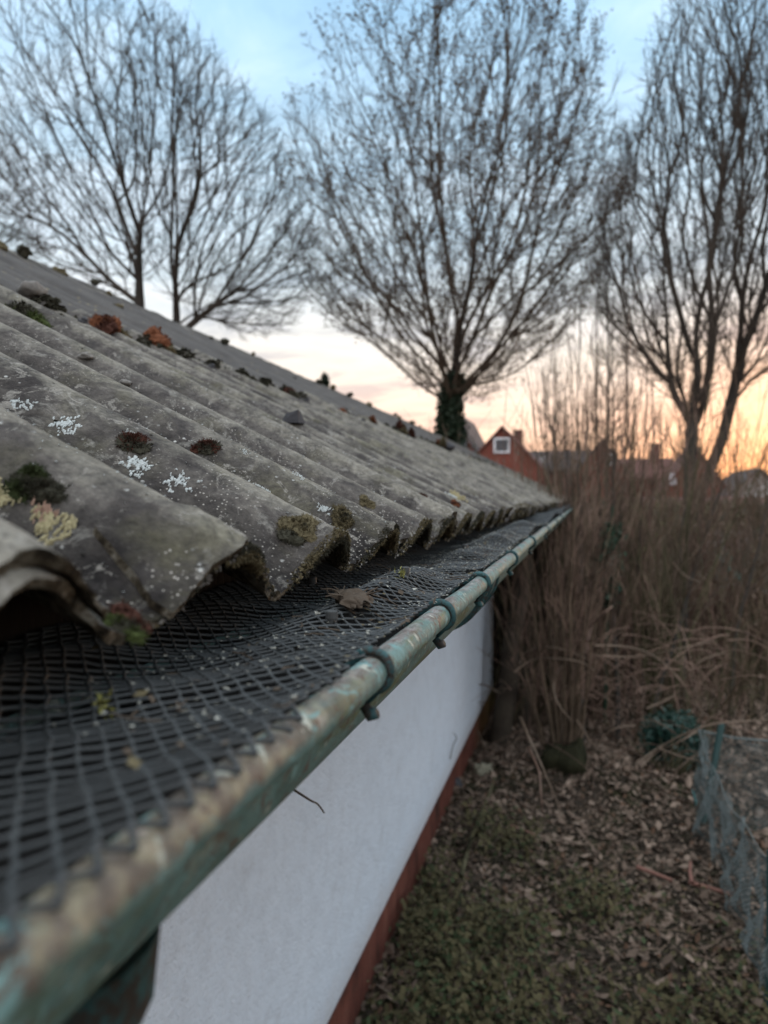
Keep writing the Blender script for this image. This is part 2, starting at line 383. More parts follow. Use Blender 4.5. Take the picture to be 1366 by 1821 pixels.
# ------------------------------------------------------------------ roof geometry
TH = R_(26); PITCH = .177; AMP = .0215; YC = .404
dS = np.array([-math.cos(TH), 0, math.sin(TH)]); dN = np.array([math.sin(TH), 0, math.cos(TH)])
E0 = np.array([-.192, 0, -.027]) - dN*AMP
OVER = .94; SL = 2.45; Y_END = 13.0; THK = .0056
def wave(y): return AMP*np.cos(2*math.pi*(y-YC)/PITCH)
def roof_pt(a, y, off=0.):
    a = np.asarray(a, float); y = np.asarray(y, float); a, y, off = np.broadcast_arrays(a, y, np.asarray(off, float))
    h = wave(y) + off + np.where(a > OVER, .0085, 0)
    return E0 + a[..., None]*dS + h[..., None]*dN + y[..., None]*np.array([0., 1, 0])
def roof_frame(y):
    s = -AMP*2*math.pi/PITCH*math.sin(2*math.pi*(y-YC)/PITCH)
    ty = unit(np.array([0., 1, 0]) + s*dN); nn = unit(np.cross(dS, ty))
    if nn[2] < 0: nn = -nn
    return dS.copy(), ty, nn

shed = empty('outbuilding', (-.9, 3.5, -2.15), 'low outbuilding with grey corrugated roof sheets over a white wall and red brown plinth', 'outbuilding')
def sheet(y0, y1, a0, a1, na, ny, lift, rag, seed, extra=0.):
    """one corrugated sheet: top and bottom skins joined along its edges; its far side laps over the next"""
    y = np.linspace(y0, y1, ny); q = np.linspace(0, 1, na)
    yy = y[None].repeat(na, 0)
    e0 = rag*(fbm(np.stack([y*38, y*0+seed, y*0], -1), 4)*.8 + .35*fbm(np.stack([y*260, y*0+seed, y*0], -1), 2)) + rag*.9*np.maximum(0, vnoise(np.stack([y*14, y*0+seed+9, y*0], -1)))
    aa = a0 + e0[None]*(1-q[:, None])**3 + (a1-a0)*q[:, None]
    side = np.clip((yy-(y1-.085))/.03, 0, 1); side = side*side*(3-2*side)
    off = lift*side + extra
    P0 = np.stack([aa*1., yy*1., yy*0+seed], -1)
    d = .0007*fbm(P0*np.array([40, 40, 1]), 3) if rag > .002 else 0
    thin = rag*.5*np.clip(fbm(P0*np.array([60, 60, 1])+5, 2), -1, 1)*np.clip(1-(aa-a0)/.03, 0, 1)
    top = roof_pt(aa, yy, off + d + thin); bot = roof_pt(aa, yy, off - THK - thin*.6 + d)
    mb = MB(); mb.grid(top, 0, True); mb.grid(bot, 1)
    mb.grid(np.stack([top[0], bot[0]]), 1); mb.grid(np.stack([top[-1], bot[-1]]), 1, True)
    mb.grid(np.stack([top[:, 0], bot[:, 0]]), 1, True); mb.grid(np.stack([top[:, -1], bot[:, -1]]), 1)
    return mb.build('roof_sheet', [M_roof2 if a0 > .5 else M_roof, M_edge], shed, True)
SW = PITCH*5
k = 0; y = YC - PITCH - SW*1 + .062
while y < Y_END:
    near = y < 1.4; mid = y < 4
    ny = 300 if near else (140 if mid else 80)
    ys = y - (.125)
    y1 = min(y+SW, Y_END)
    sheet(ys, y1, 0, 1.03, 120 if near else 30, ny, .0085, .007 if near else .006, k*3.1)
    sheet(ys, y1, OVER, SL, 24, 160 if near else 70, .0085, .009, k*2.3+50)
    y += SW; k += 1
# ridge capping, raised above the sheets, with a short return down each side
mb = MB()
ridge = E0 + dS*SL; rx, rz = ridge[0], ridge[2]
yv = np.arange(-1.2, Y_END+.05, .05)
prof = []
for (ox, oz) in ((.24, -.117+.040), (.235, -.105+.045), (.10, -.03+.050), (.03, .062), (0, .068), (-.03, .062), (-.10, .018), (-.24, -.07), (-.24, -.08), (-.1, .008), (0, .055), (.1, .01), (.24, -.117+.040)):
    prof.append((rx+ox-.04, rz+oz-.012))
V = np.array([[(px, yy_, pz) for (px, pz) in prof] for yy_ in yv])
V[:, :, 2] += .006*fbm(V*np.array([4, 9, 4]), 3); V[:, :, 0] += .004*fbm(V*np.array([5, 7, 5])+30, 2)
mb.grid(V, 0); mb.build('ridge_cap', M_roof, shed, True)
mb = MB()   # back slope beyond the ridge
ya = np.arange(-1.2, Y_END, PITCH/10)
rows = []
for b in (0, .9, 1.8, 2.6):
    rows.append(np.stack([ridge[0]-b*math.cos(TH)+ya*0, ya, ridge[2]-.005-b*math.sin(TH)+wave(ya)], -1))
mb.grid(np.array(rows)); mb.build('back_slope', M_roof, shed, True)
# flaking layer on the second corrugation
mb = MB(); y_ = np.linspace(.338, .402, 46); a_ = np.linspace(0, 1, 24)
lo = -.002+.003*fbm(np.stack([y_*90, y_*0, y_*0], -1), 3)
hi = .072*np.clip((y_-.336)/.02, .15, 1)*(1-.45*np.clip((y_-.36)/.04, 0, 1))+.008*fbm(np.stack([y_*70, y_*0+4, y_*0], -1), 3)
AA = lo[None]+(hi-lo)[None]*a_[:, None]; YY = y_[None].repeat(24, 0)
EDG = np.minimum(np.minimum(a_[:, None], 1-a_[:, None])*8, np.minimum((YY-.338)/.008, 1)).clip(0, 1)
T_ = roof_pt(AA, YY, .0058+.0012*fbm(np.stack([AA*60, YY*60, YY*0], -1), 3)+(1-EDG)*-.0008)
B_ = roof_pt(AA, YY, .0005)
mb.grid(T_, 0, True)
for s1, s2 in ((T_[0], B_[0]), (T_[-1], B_[-1]), (T_[:, 0], B_[:, 0]), (T_[:, -1], B_[:, -1])): mb.grid(np.stack([s1, s2]), 1)
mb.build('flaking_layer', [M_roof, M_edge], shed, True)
for (ab, kb) in ((.86, 2), (.86, 5), (.86, 8), (.86, 12), (.86, 16), (.86, 21), (.86, 27)):
    yb = YC+kb*PITCH; da, ty, nn = roof_frame(yb); c = roof_pt(ab, yb, 0.); mb = MB()
    mb.tubes(np.array([c-nn*.002, c+nn*.002, c+nn*.0022, c+nn*.008, c+nn*.010]), [.013, .012, .007, .0065, .003], 10, cap=True); mb.build('bolt', M_stoned, shed)
# walls
WX = -.90; WY = 7.75
mb = MB(); mb.box((WX-.2, -1.1, -1.92), (WX, WY, .25)); mb.build('white_wall', M_white, shed)
mb = MB(); mb.box((WX-.2, -1.1, -2.35), (WX+.004, WY+.01, -1.923)); mb.build('plinth', M_red, shed)
mb = MB(); mb.box((-.360, -1.1, -.215), (-.335, Y_END-.1, -.045)); mb.build('fascia_board', M_timber, shed)
mb = MB(); mb.box((WX+.003, -1.1, -.213), (-.363, WY-.2, -.198)); mb.build('soffit', M_timber, shed)
mb = MB(); mb.box((WX-.2+.002, WY-.12, -1.95), (-.30, WY-.06, -.25)); mb.box((WX-3.6, WY-.1, -2.3), (WX-.21, WY, .2))
mb.box((WX-.01, WY+.3, -2.3), (WX+.09, WY+.4, -.1)); mb.box((-.95, WY+2.6, -2.3), (-.85, WY+2.7, -.1)); mb.box((-.42, WY, -.22), (-.32, Y_END-.2, -.12))
o = mb.build('timber_frame', M_timber, shed)
mb = MB()
for yy_ in np.arange(-.8, Y_END-.2, .85):
    P = np.array([E0+dS*.10-dN*.075+np.array([0, yy_, 0]), E0+dS*2.35-dN*.075+np.array([0, yy_, 0])])
    mb.tubes(P, [.05, .05], 4, cap=True)
mb.build('rafters', M_timber, shed)

# ------------------------------------------------------------------ gutter
gut = empty('rain_gutter', (-.2, 3.5, -.105), 'half round green painted rain gutter with weathered rolled bead under the roof eaves', 'gutter')
GC = (-.200, -.105); GR = .071
yv = np.concatenate([np.arange(-.6, 2, .02), np.arange(2, Y_END+.01, .1)])
an = np.linspace(R_(180), R_(360), 25)
def trough(R, ys, wob=1.):
    V = np.zeros((len(ys), len(an), 3))
    V[:, :, 0] = GC[0]+R*np.cos(an)[None]; V[:, :, 2] = GC[1]+R*np.sin(an)[None]; V[:, :, 1] = ys[:, None]
    V[:, :, 2] += .0016*fbm(np.stack([ys*2.5, ys*0, ys*0], -1), 2)[:, None]*wob
    return V
mb = MB(); mb.grid(trough(GR, yv), 0, True); mb.grid(trough(GR-.0016, yv), 0); mb.build('trough', M_paint, gut, True)
mb = MB(); n = len(yv)
BX, BZ, BR = -.1188, -.0998, .0095
P = np.stack([BX+.0008*fbm(np.stack([yv*5, yv*0+3, yv*0], -1), 2), yv, BZ+.0016*fbm(np.stack([yv*2.5, yv*0, yv*0], -1), 2)], -1)
mb.tubes(P, BR+.0004*fbm(np.stack([yv*9, yv*0, yv*0], -1), 2), 20); mb.build('rolled_bead', M_paint, gut, True)
ys = np.linspace(.985, 1.13, 12)
mb = MB(); mb.grid(trough(GR+.004, ys, 0), 0, True); mb.grid(trough(GR+.001, ys, 0)); mb.grid(np.stack([trough(GR+.004, ys[:1], 0)[0], trough(GR+.001, ys[:1], 0)[0]]))
for yy_ in (.99, 1.05, 1.125):
    q = trough(GR+.0045, np.array([yy_]), 0)[0]; mb.tubes(q, np.full(len(q), .003), 8)
mb.build('joint_sleeve', M_clip, gut, True)
for yb in (.415, .626, .872, 1.247, 1.72, 2.4, 3.15, 3.9, 4.7, 5.5, 6.4, 7.4, 8.6, 10., 11.6):
    mb = MB(); wv = .002*math.sin(yb*40)
    an_ = np.linspace(R_(165), R_(-75), 20); r = BR+.0020
    P = [(BX-.032, yb+.004, BZ-.012), (BX-.021, yb+.002, BZ-.002)]
    P += [(BX+r*math.cos(a), yb+wv*(i/20), BZ+r*math.sin(a)) for i, a in enumerate(an_)]
    P += [(BX-.002, yb+wv, BZ-.017), (BX-.003, yb+wv-.001, BZ-.021), (BX+.001, yb+wv-.003, BZ-.0245), (BX+.004, yb+wv-.004, BZ-.023)]
    P = np.array(P); rr = np.full(len(P), .0029); rr[:2] = .0018; rr[-4:] = (.0027, .0035, .0042, .0036)
    mb.tubes(P, rr, 10, cap=True)
    mb.build('bracket', M_clip, gut, True)
mb = MB()  # outlet funnel and swan neck downpipe
P = [(-.2, .225, -.160), (-.2, .225, -.178), (-.205, .225, -.19), (-.225, .23, -.215), (-.285, .24, -.27), (-.50, .25, -.52), (-.78, .25, -.80), (-.84, .25, -.88), (-.845, .25, -1.0), (-.845, .25, -2.1)]
mb.tubes(np.array(P), np.array([.052, .050, .046, .042, .040, .040, .040, .040, .040, .040]), 24, cap=True)
mb.build('downpipe', M_clip, gut, True)
yv2 = np.arange(-.6, Y_END, .04)
mb = MB(); xs = np.linspace(-.268, -.132, 12)
V = np.zeros((len(yv2), 12, 3)); V[:, :, 0] = xs; V[:, :, 1] = yv2[:, None]
V[:, :, 2] = -.113 + .004*fbm(np.stack([V[:, :, 0]*30, V[:, :, 1]*12, V[:, :, 0]*0], -1), 3)
mb.grid(V, 0, True); tag(mb.build('gutter_silt', M_silt, None, True), 'dark wet silt and rotted leaves lying in the gutter under the black mesh', 'silt', kind='stuff')

# ------------------------------------------------------------------ gutter guard mesh
def guard_z(s, y):
    """height of the mesh at distance s in from the bead and position y"""
    s = np.asarray(s, float); y = np.asarray(y, float)
    z = -.0905 + .002*np.exp(-(s/.01)**2) - .0045*np.sin(np.clip(s/.16, 0, 1)*math.pi)
    z = z + .0016*np.sin(y*31+1.2+s*25)*np.clip(s/.03, 0, 1) + .0010*np.sin(y*67+s*60)*np.clip(s/.03, 0, 1) + .0022*vnoise(np.stack([s*26, y*17, s*0+4], -1))*np.clip(s/.02, 0, 1)
    hump = np.exp(-((y-.70)/.20)**2)*np.exp(-((s-.062)/.028)**2)
    z = z + .020*hump
    z = z + .028*np.exp(-((y-1.48)/.20)**2)*np.exp(-((s-.05)/.038)**2) + .012*np.exp(-((y-1.15)/.10)**2)*np.exp(-((s-.06)/.03)**2) + .022*np.exp(-((y-2.0)/.2)**2)*np.exp(-((s-.045)/.04)**2)
    f = np.clip((y-1.6)/1.2, 0, 1)
    z = z + f*(.016+.010*np.sin(y*4.1))*np.clip((s+.01)/.02, 0, 1)
    q = np.clip((s-.095)/.07, 0, 1); z = z + .006*q*q*(3-2*q)
    return z
def guard_pt(s, y):
    s = np.asarray(s, float); sx = s
    x = BX - sx; z = guard_z(s, y)
    a = np.clip(-s, 0, 1)/(BR+.001)      # outermost strip drapes round the bead
    x = np.where(s < 0, BX+(BR+.001)*np.sin(a), x); z = np.where(s < 0, BZ+(BR+.001)*np.cos(a), z)
    return np.stack([x, np.asarray(y, float)+0*x, z], -1)
PY = .0148; PX = .0125
ny = int((Y_END+.2)/PY*2); nx = int(.222/PX*2)
def lattice(y_lo, y_hi, sides, s_lo=.002, r=.00095):
    """diamond lattice of strands, each strand a thin tube between crossings"""
    i0, i1 = int(y_lo/PY*2), int(y_hi/PY*2)
    I, J = np.meshgrid(np.arange(i0, i1), np.arange(-6, nx), indexing='ij')
    keep = (I+J) % 2 == 0; I = I[keep]; J = J[keep]
    segs = []
    def node(i, j):
        s = j*PX/2; y = i*PY/2
        jit = vnoise(np.stack([i*.9, j*.9, i*0], -1))*.0013
        return s+jit, y+vnoise(np.stack([i*.7, j*.9+40, i*0], -1))*.0015
    for dj in (1, -1):
        s0, y0 = node(I, J); s1, y1 = node(I+1, J+dj)
        P = []
        for t_ in (0, .28, .72, 1):
            # expanded-mesh strands are slightly S shaped: flatter at the knots
            tt = t_; ss = s0+(s1-s0)*(.5-.5*math.cos(tt*math.pi))*.45+(s1-s0)*tt*.55
            P.append(guard_pt(ss, y0+(y1-y0)*tt))
        P = np.stack(P, 1)
        lo = np.interp((y0+y1)/2, [.24, .42], [s_lo, .0015]); ok = (np.minimum(s0, s1) > lo) & (s1 < .216)
        hole = (((y0-.925)/.028)**2+((s0-.012)/.016)**2) < 1
        segs.append(P[ok & ~hole])
    return np.concatenate(segs)
mb = MB()
S1 = lattice(-.45, .48, 4, -.0095); rr = np.tile([.00145, .0010, .0010, .00145], (len(S1), 1)); mb.tubes(S1, rr, 5)
S2 = lattice(.48, 2.2, 4); rr = np.tile([.00145, .00108, .00108, .00145], (len(S2), 1)); mb.tubes(S2, rr, 4)
S3 = lattice(2.2, Y_END-.2, 3)[:, [0, 3]]; mb.tubes(S3, np.full((len(S3), 2), .0012), 3)
guard = mb.build('gutter_guard', M_mesh, None, True)
tag(guard, 'black plastic diamond mesh lying wavy over the gutter beneath the sheet ends', 'gutter guard')
for (x, y) in ((-.176, .510), (-.172, .722), (-.262, .70), (-.182, 1.17), (-.19, 1.62)):
    s = BX-x; z = float(guard_z(s, y)); mb = MB()
    mb.tubes([(x, y, z-.010), (x, y, z+.001), (x, y, z+.0012), (x, y, z+.0062), (x, y, z+.0068)], [.0040, .0040, .0047, .0043, .0036], 16, cap=True)
    mb.build('stud', M_stud, guard, False)

# ------------------------------------------------------------------ grit, leaves and growth on mesh and roof
def blob(c, r, seed, squash=.6, rough=.35, seg=10):
    th = np.linspace(0, math.pi, seg); ph = np.linspace(0, 2*math.pi, seg*2)
    T, Pp = np.meshgrid(th, ph, indexing='ij'); D = np.stack([np.sin(T)*np.cos(Pp), np.sin(T)*np.sin(Pp), np.cos(T)], -1)
    D2 = D*(1+rough*fbm(D*1.7+seed*3.3, 3)[..., None]*.6)
    return np.asarray(c)+D2*np.array([1, 1, squash])*r
mb = MB()
n = 3200
yy_ = RNG.uniform(.25, 2.6, n); yy_[:1500] = np.abs(RNG.normal(1.3, .32, 1500)); s_ = RNG.uniform(0, .12, n)
C = guard_pt(s_, yy_); C[:, 2] += .001
rr = RNG.uniform(.0005, .0016, n)*(1+(RNG.random(n) < .06))
for c, r in zip(C, rr):
    d = unit(rnd(6)); d[:, 2] = np.abs(d[:, 2])*.7; V = c+d*r*RNG.uniform(.6, 1.5, (6, 1))
    mb.add(V, [(0,1,2),(0,2,3),(0,3,4),(0,4,5),(1,2,5),(1,3,5)])
tag(mb.build('grit', M_speck), 'pale specks of grit and lichen crumbs scattered over the black gutter mesh', 'grit', kind='stuff')

mb = MB(); n = 420
yy_ = RNG.uniform(.22, 2.4, n); s_ = np.abs(RNG.normal(.0, .055, n)).clip(.002, .15); C = guard_pt(s_, yy_); C[:, 2] += .0022; a = RNG.uniform(0, 6.28, n); L = RNG.uniform(.0012, .0045, n)[:, None]
U = np.stack([np.cos(a), np.sin(a), RNG.normal(0, .3, n)], -1)*L; W_ = np.stack([-np.sin(a), np.cos(a), RNG.normal(0, .3, n)], -1)*L*RNG.uniform(.15, .7, (n, 1)); mb.quads(C, U, W_, 0); mb.m[-1][:] = RNG.choice(2, n, p=[.65, .35])
n = 70; yy_ = RNG.uniform(.22, 2.0, n); s_ = RNG.uniform(.0, .10, n); P0 = guard_pt(s_, yy_)+np.array([0, 0, .003]); D = unit(rnd(n)*np.array([[1, 1, .08]])); pts, rr = grow_level(P0, D, RNG.uniform(.008, .030, n), RNG.uniform(.0003, .0007, n), 4, .15, .0, .6); mb.tubes(pts, rr, 4, 0)
tag(mb.build('mesh_debris', [M_leafb, M_molive]), 'small brown leaf crumbs and needles caught on the black gutter mesh', 'debris', kind='stuff')
def crumple(u0, sc_, seed, n=22):
    a = np.linspace(-1, 1, n); A, B = np.meshgrid(a, a, indexing='ij')
    Rr = np.sqrt(A**2+B**2); ang = np.arctan2(B, A)
    k = .75+.2*np.sin(ang*5+seed)
    Z = .35*np.sin(A*3+seed)+.45*fbm(np.stack([A*1.8, B*1.8, A*0+seed], -1), 3)+.5*(A**2)
    return np.stack([A*k*sc_[0], B*k*sc_[1], Z*sc_[2]], -1)+np.array(u0)
mb = MB()
p = guard_pt(.053, .552); ax = unit(np.array([-.55, .8, .08])); e1 = unit(np.cross(ax, [0, 0, 1.])); e2 = np.array([0, 0, 1.])
for (rad, a0_, a1_, ln, sd_, oz) in ((.0105, 20, 230, .024, 1., .003), (.0075, -30, 190, .021, 4., .003), (.0135, 60, 150, .024, 7., .000), (.0045, 0, 260, .018, 9., .004)):
    uu = np.linspace(-1, 1, 40); vv = np.radians(np.linspace(a0_, a1_, 26)); Ug, Vg = np.meshgrid(uu, vv, indexing='ij')
    rr_ = rad*(1+.28*fbm(np.stack([Ug*3, Vg*1.5, Ug*0+sd_], -1), 3))*(1-.35*Ug**2); Lg = Ug*ln*(1+.12*np.sin(Vg*7+sd_))
    mb.grid(p+ax*Lg[..., None]+e1*(rr_*np.cos(Vg)*1.25)[..., None]+e2*(rr_*np.sin(Vg)*.75+oz)[..., None])
for q in range(8):
    a = RNG.uniform(0, 6.28); d = np.array([math.cos(a), math.sin(a), .3]); P = p+np.array([0, 0, .005])+np.linspace(0, .026, 6)[:, None]*d+fbm(np.linspace(0, 2, 6)[:, None]*np.array([[1., 2, 3]])+q, 2)[:, None]*.003
    mb.tubes(P, np.linspace(.0012, .0004, 6), 4)
tag(mb.build('dead_leaf', M_leafb, None, True), 'curled dry brown leaf caught in the gutter mesh beside a dark stud', 'leaf')

def needles(mb, C, N, L, r, mi=0, spread=.7):
    """small tapered shoots: triangular spikes"""
    n = len(C); D = unit(N+rnd(n, spread)); A = unit(np.cross(D, rnd(n))); B = np.cross(D, A)
    L = L*RNG.uniform(.5, 1.4, (n, 1))
    V = np.stack([C+A*r, C-.5*A*r+.87*B*r, C-.5*A*r-.87*B*r, C+D*L*.6+A*r*.5, C+D*L], 1)
    base = np.arange(n)[:, None]*5
    F3 = np.concatenate([base+np.array([[0,1,4]]), base+np.array([[1,2,4]]), base+np.array([[2,0,3]]), base+np.array([[0,3,4]])])
    mb.add(V.reshape(-1, 3), F3, mi)
def moss(name, a, y, sa, sy, h, mats, label, n=900, L=.0035, group=None, cat='moss', over=None, lumps=7, down=0.):
    """clump of moss: lumpy cushions covered with small shoots, sitting on the roof sheet"""
    mb = MB(); da, ty, nn = roof_frame(y)
    c0 = roof_pt(a, y, .0015 + (over or 0.))
    Cs = []
    for q in range(lumps):
        o = np.array([RNG.normal(0, .33), RNG.normal(0, .33)]) if lumps > 1 else np.zeros(2)
        o = o.clip(-.7, .7); rr_ = RNG.uniform(.38, .62)
        pa, py = a+o[0]*sa, y+o[1]*sy
        c = roof_pt(pa, py, (over or 0.))
        V = blob((0, 0, 0), 1., q+a*100+y*7, 1., .6, 9)*rr_
        V = c + V[..., 0:1]*da*sa + V[..., 1:2]*ty*sy + (V[..., 2:3]*.9)*nn*h
        if down: V[..., 2] -= down*np.maximum(0, RNG.random())
        mb.grid(V, q % len(mats)); Cs.append((V.reshape(-1, 3), c))
    per = n//len(Cs)
    for q, (V, c) in enumerate(Cs):
        idx = RNG.integers(0, len(V), per); P = V[idx]; N = unit(P-c)
        ok = (N@nn > -.35) | (down > 0); P = P[ok]; N = N[ok]
        needles(mb, P+rnd(len(P), .0006), N, L, L*.16, q % len(mats), .55)
    return tag(mb.build(name, mats, None, False), label, cat, group)
moss('moss_clump', .189, .552, .015, .014, .006, [M_mred, M_mred, M_mdark], 'dark red brown moss tuft above the large white lichen on the second corrugation', 1500, .0040, lumps=11)
moss('moss_clump', .216, .723, .013, .015, .006, [M_mred, M_mdark, M_mred], 'dark red brown moss tuft on the third corrugation, right of the other tuft', 1300, .0040, lumps=10)
moss('moss_cushion', .112, .362, .016, .013, .010, [M_mdark, M_mdark, M_mdark2], 'fuzzy black green moss cushion beside cream lichens at the near left', 6000, .0026)
moss('moss_clump', .022, .555, .018, .016, .007, [M_molive, M_mdark, M_molive], 'olive moss covering the eaves end of the third corrugation', 6000, .0019, over=-.001)
moss('moss_clump', .045, .722, .016, .014, .009, [M_molive, M_mdark, M_molive], 'shaggy olive moss tuft by a small white lichen at the fourth sheet end', 5000, .0026)
moss('moss_clump', .010, .322, .014, .012, .004, [M_mgreen, M_mred, M_mdark], 'green and brown moss on the lip of the nearest corrugation valley', 3500, .0018)
moss('moss_clump', .075, .902, .010, .010, .005, [M_molive], 'small olive moss patch low on the fifth corrugation', 900, .002)
moss('moss_clump', .050, 1.437, .012, .012, .008, [M_mred, M_mrust], 'small red brown moss tuft at the eaves beside pale lichen crusts', 400, .004)
moss('moss_clump', .084, 1.262, .009, .010, .006, [M_mred], 'tiny maroon moss tuft set back from the eaves among grey sheets', 300, .004)
# hanging moss and dirt under sheet ends
for i, yc in enumerate((.404+.005, .581, .758, .935, 1.112, 1.289, 1.466, 1.643, 1.82)):
    mb = MB(); n = 4200 if i else 2600
    yy_ = yc + (RNG.uniform(-.052, .052, n) if i else RNG.uniform(-.02, .03, n)); aa = RNG.uniform(-.004, .016, n)*(1+0*yy_)
    C = roof_pt(aa, yy_, -THK-RNG.uniform(-.003, .004, n)); N = np.tile(-dN+np.array([.5, 0, -.3]), (n, 1))
    needles(mb, C, N, .0030, .0006, 0, 1.1)
    needles(mb, roof_pt(RNG.uniform(-.003, .004, n), yy_, RNG.uniform(-THK, 0.0005, n)), np.tile(-dS, (n, 1)), .0016, .0005, 1, .9)
    for q in range(420):
        yq = yc+RNG.uniform(-.075, .075); c = roof_pt(RNG.uniform(-.0035, .004), yq, RNG.uniform(-THK, .0008)); d = unit(rnd(7)); V = c+d*RNG.uniform(.0006, .0022)
        mb.add(V, [(0,1,2),(0,2,3),(0,3,4),(0,4,5),(1,2,5),(1,3,6),(2,4,6),(3,5,6),(0,5,6)], int(RNG.random() < .75)+int(RNG.random() < .35))
    tag(mb.build('moss_fringe', [M_mdark, M_molive, M_stone] if i % 2 else [M_molive, M_mdark, M_stone], None), 'brown moss and dirt fringe hanging beneath the %s corrugation end at the eaves' % ('second third fourth fifth sixth seventh eighth ninth tenth'.split()[i]), 'moss', 'moss fringes under the sheet ends')
# moss edge continuing, smaller and far
mb = MB()
n = 9000
yy_ = RNG.uniform(1.9, Y_END-.1, n); aa = RNG.uniform(-.003, .02, n)
keep = vnoise(np.stack([yy_*6, yy_*0, yy_*0+3], -1)) > -.3; yy_ = yy_[keep]; aa = aa[keep]
needles(mb, roof_pt(aa, yy_, -THK*.5), np.tile(-dS*.5-dN, (len(aa), 1)), .010, .002, 0, .9)
needles(mb, roof_pt(aa, yy_, 0.), np.tile(dN, (len(aa), 1)), .006, .002, 1, .9)
tag(mb.build('eaves_moss', [M_mdark, M_molive]), 'ragged brown moss growing along the distant sheet ends at the eaves', 'moss', kind='stuff')

def rosette(a, y, size, mat, label, arms=15, thick=.0009, name='lichen', cat='lichen', group=None, dens=1.):
    arms = int(arms*2.6); dens *= .84
    mb = MB(); da, ty, nn = roof_frame(y)
    for k in range(arms):
        th = 2*math.pi*k/arms+RNG.normal(0, .25); x = np.array([RNG.normal(0, .42), RNG.normal(0, .30)]).clip(-.9, .9)*size
        L = RNG.uniform(.12, .52)*size; st = size*.075; n = int(L/st)
        heads = [(x.copy(), th, n)]
        while heads:
            x, th, n = heads.pop()
            for j in range(n):
                th += RNG.normal(0, .30); x = x+st*np.array([math.cos(th), math.sin(th)])
                if RNG.random() > dens: continue
                r = size*RNG.uniform(.035, .075)
                a6 = np.linspace(0, 2*math.pi, 7)[:-1]+RNG.random()
                h = thick*RNG.uniform(.6, 1.6)
                jr = RNG.uniform(.7, 1.3, 6)
                ring = [(x[0]+r*jr[q]*math.cos(b), x[1]+r*jr[q]*math.sin(b)) for q, b in enumerate(a6)]
                V = [roof_pt(a+p[0], y+p[1]*.9, .0004) for p in ring]
                V += [roof_pt(a+x[0]+(p[0]-x[0])*.75, y+(x[1]+(p[1]-x[1])*.75)*.9, .0004+h) for p in ring]
                V.append(roof_pt(a+x[0], y+x[1]*.9, .0004+h*1.25))
                f4 = [(q, (q+1) % 6, 6+(q+1) % 6, 6+q) for q in range(6)]; f3 = [(6+q, 6+(q+1) % 6, 12) for q in range(6)]
                mb.add(V, f4); mb.add(V, f3)
                if RNG.random() < .22 and n-j > 2: heads.append((x.copy(), th+RNG.choice([-.8, .8]), (n-j)//2))
    return tag(mb.build(name, mat, None, False), label, cat, group)
rosette(.289, .535, .0105, M_lich, 'small white lichen rosette at the left edge of the roof', 11)
rosette(.243, .537, .0135, M_lich, 'white branching lichen rosette left of the red brown tuft on the second corrugation', 16)
rosette(.168, .537, .0135, M_lich, 'widest white lichen rosette just below the left red brown moss tuft', 18)
rosette(.130, .541, .0125, M_lich, 'ragged white lichen rosette lower right of the widest rosette', 14, dens=.75)
rosette(.026, .402, .0085, M_lich, 'pale lichen rosette beside the flaking layer on the second corrugation end', 12)
rosette(.066, .722, .0080, M_lich, 'small white lichen rosette beside the shaggy olive moss tuft', 12)
rosette(.116, .752, .0105, M_lich, 'thin broken white lichen along the crest of the fourth corrugation', 9, dens=.5)
rosette(.181, .742, .0080, M_lich, 'faint white lichen flecks beside the right red brown moss tuft', 7, dens=.5)
rosette(.083, .590, .010, M_lich, 'pale lichen crust on the crest of the third corrugation near the eaves', 8, dens=.6)
rosette(.20, .560, .0045, M_lich, 'tiny white lichen dot close under the left red brown moss tuft', 6)
rosette(.125, .349, .015, M_lich2, 'cream yellow lichen crust left of the black green moss cushion', 20, .0018)
rosette(.088, .349, .015, M_lich2, 'yellow green lichen crust below the black green moss cushion', 18, .0018)
rosette(.099, .352, .009, M_lich3, 'pinkish lichen crust between the two cream lichens', 12, .0022)
rosette(.060, .310, .010, M_lich, 'blurred bluish white lichen on the nearest crest at the left edge', 10)
rosette(.085, 1.62, .022, M_lich2, 'pale cream lichen crust further along by the eaves', 18, .003)
rosette(.07, 1.47, .014, M_lich, 'pale white lichen crust beside the small red brown tuft near the eaves', 12, .002)
# anonymous crumbs of lichen and grit on the sheets
mb = MB(); mbd = MB()
def crumbs(mb_, n, alo, ahi, ylo, yhi, r0, r1, crest=False):
    a = RNG.uniform(alo, ahi, n); y = RNG.uniform(ylo, yhi, n)
    if crest: y = YC+PITCH*np.round((y-YC)/PITCH)+RNG.normal(0, .010, n)
    kk = vnoise(np.stack([a*30, y*30, y*0+8], -1)) > -.2; a = a[kk]; y = y[kk]
    for aa_, yy0 in zip(a, y):
        c = roof_pt(aa_, yy0, .0004); r = RNG.uniform(r0, r1)**1; d = unit(rnd(7)); V = c+d*r*RNG.uniform(.5, 1.3, (7, 1))
        V[:, 2] = c[2]+np.abs(V[:, 2]-c[2])*.5
        mb_.add(V, [(0,1,2),(0,2,3),(0,3,4),(0,4,5),(1,2,5),(1,3,6),(2,4,6)])
crumbs(mb, 420, 0, .30, .25, 1.2, .0004, .0013)
crumbs(mb, 500, .0, .25, .3, 2.2, .0006, .0019, True)
crumbs(mb, 500, 0, .5, 1.0, 4., .001, .003)
crumbs(mbd, 350, 0, .9, .3, 4., .001, .003)
tag(mb.build('lichen_crumbs', M_lich), 'scattered pale lichen crumbs over the corrugated sheets', 'lichen', kind='stuff')
tag(mbd.build('dirt_crumbs', M_mdark), 'scattered dark dirt crumbs over the corrugated sheets', 'dirt', kind='stuff')
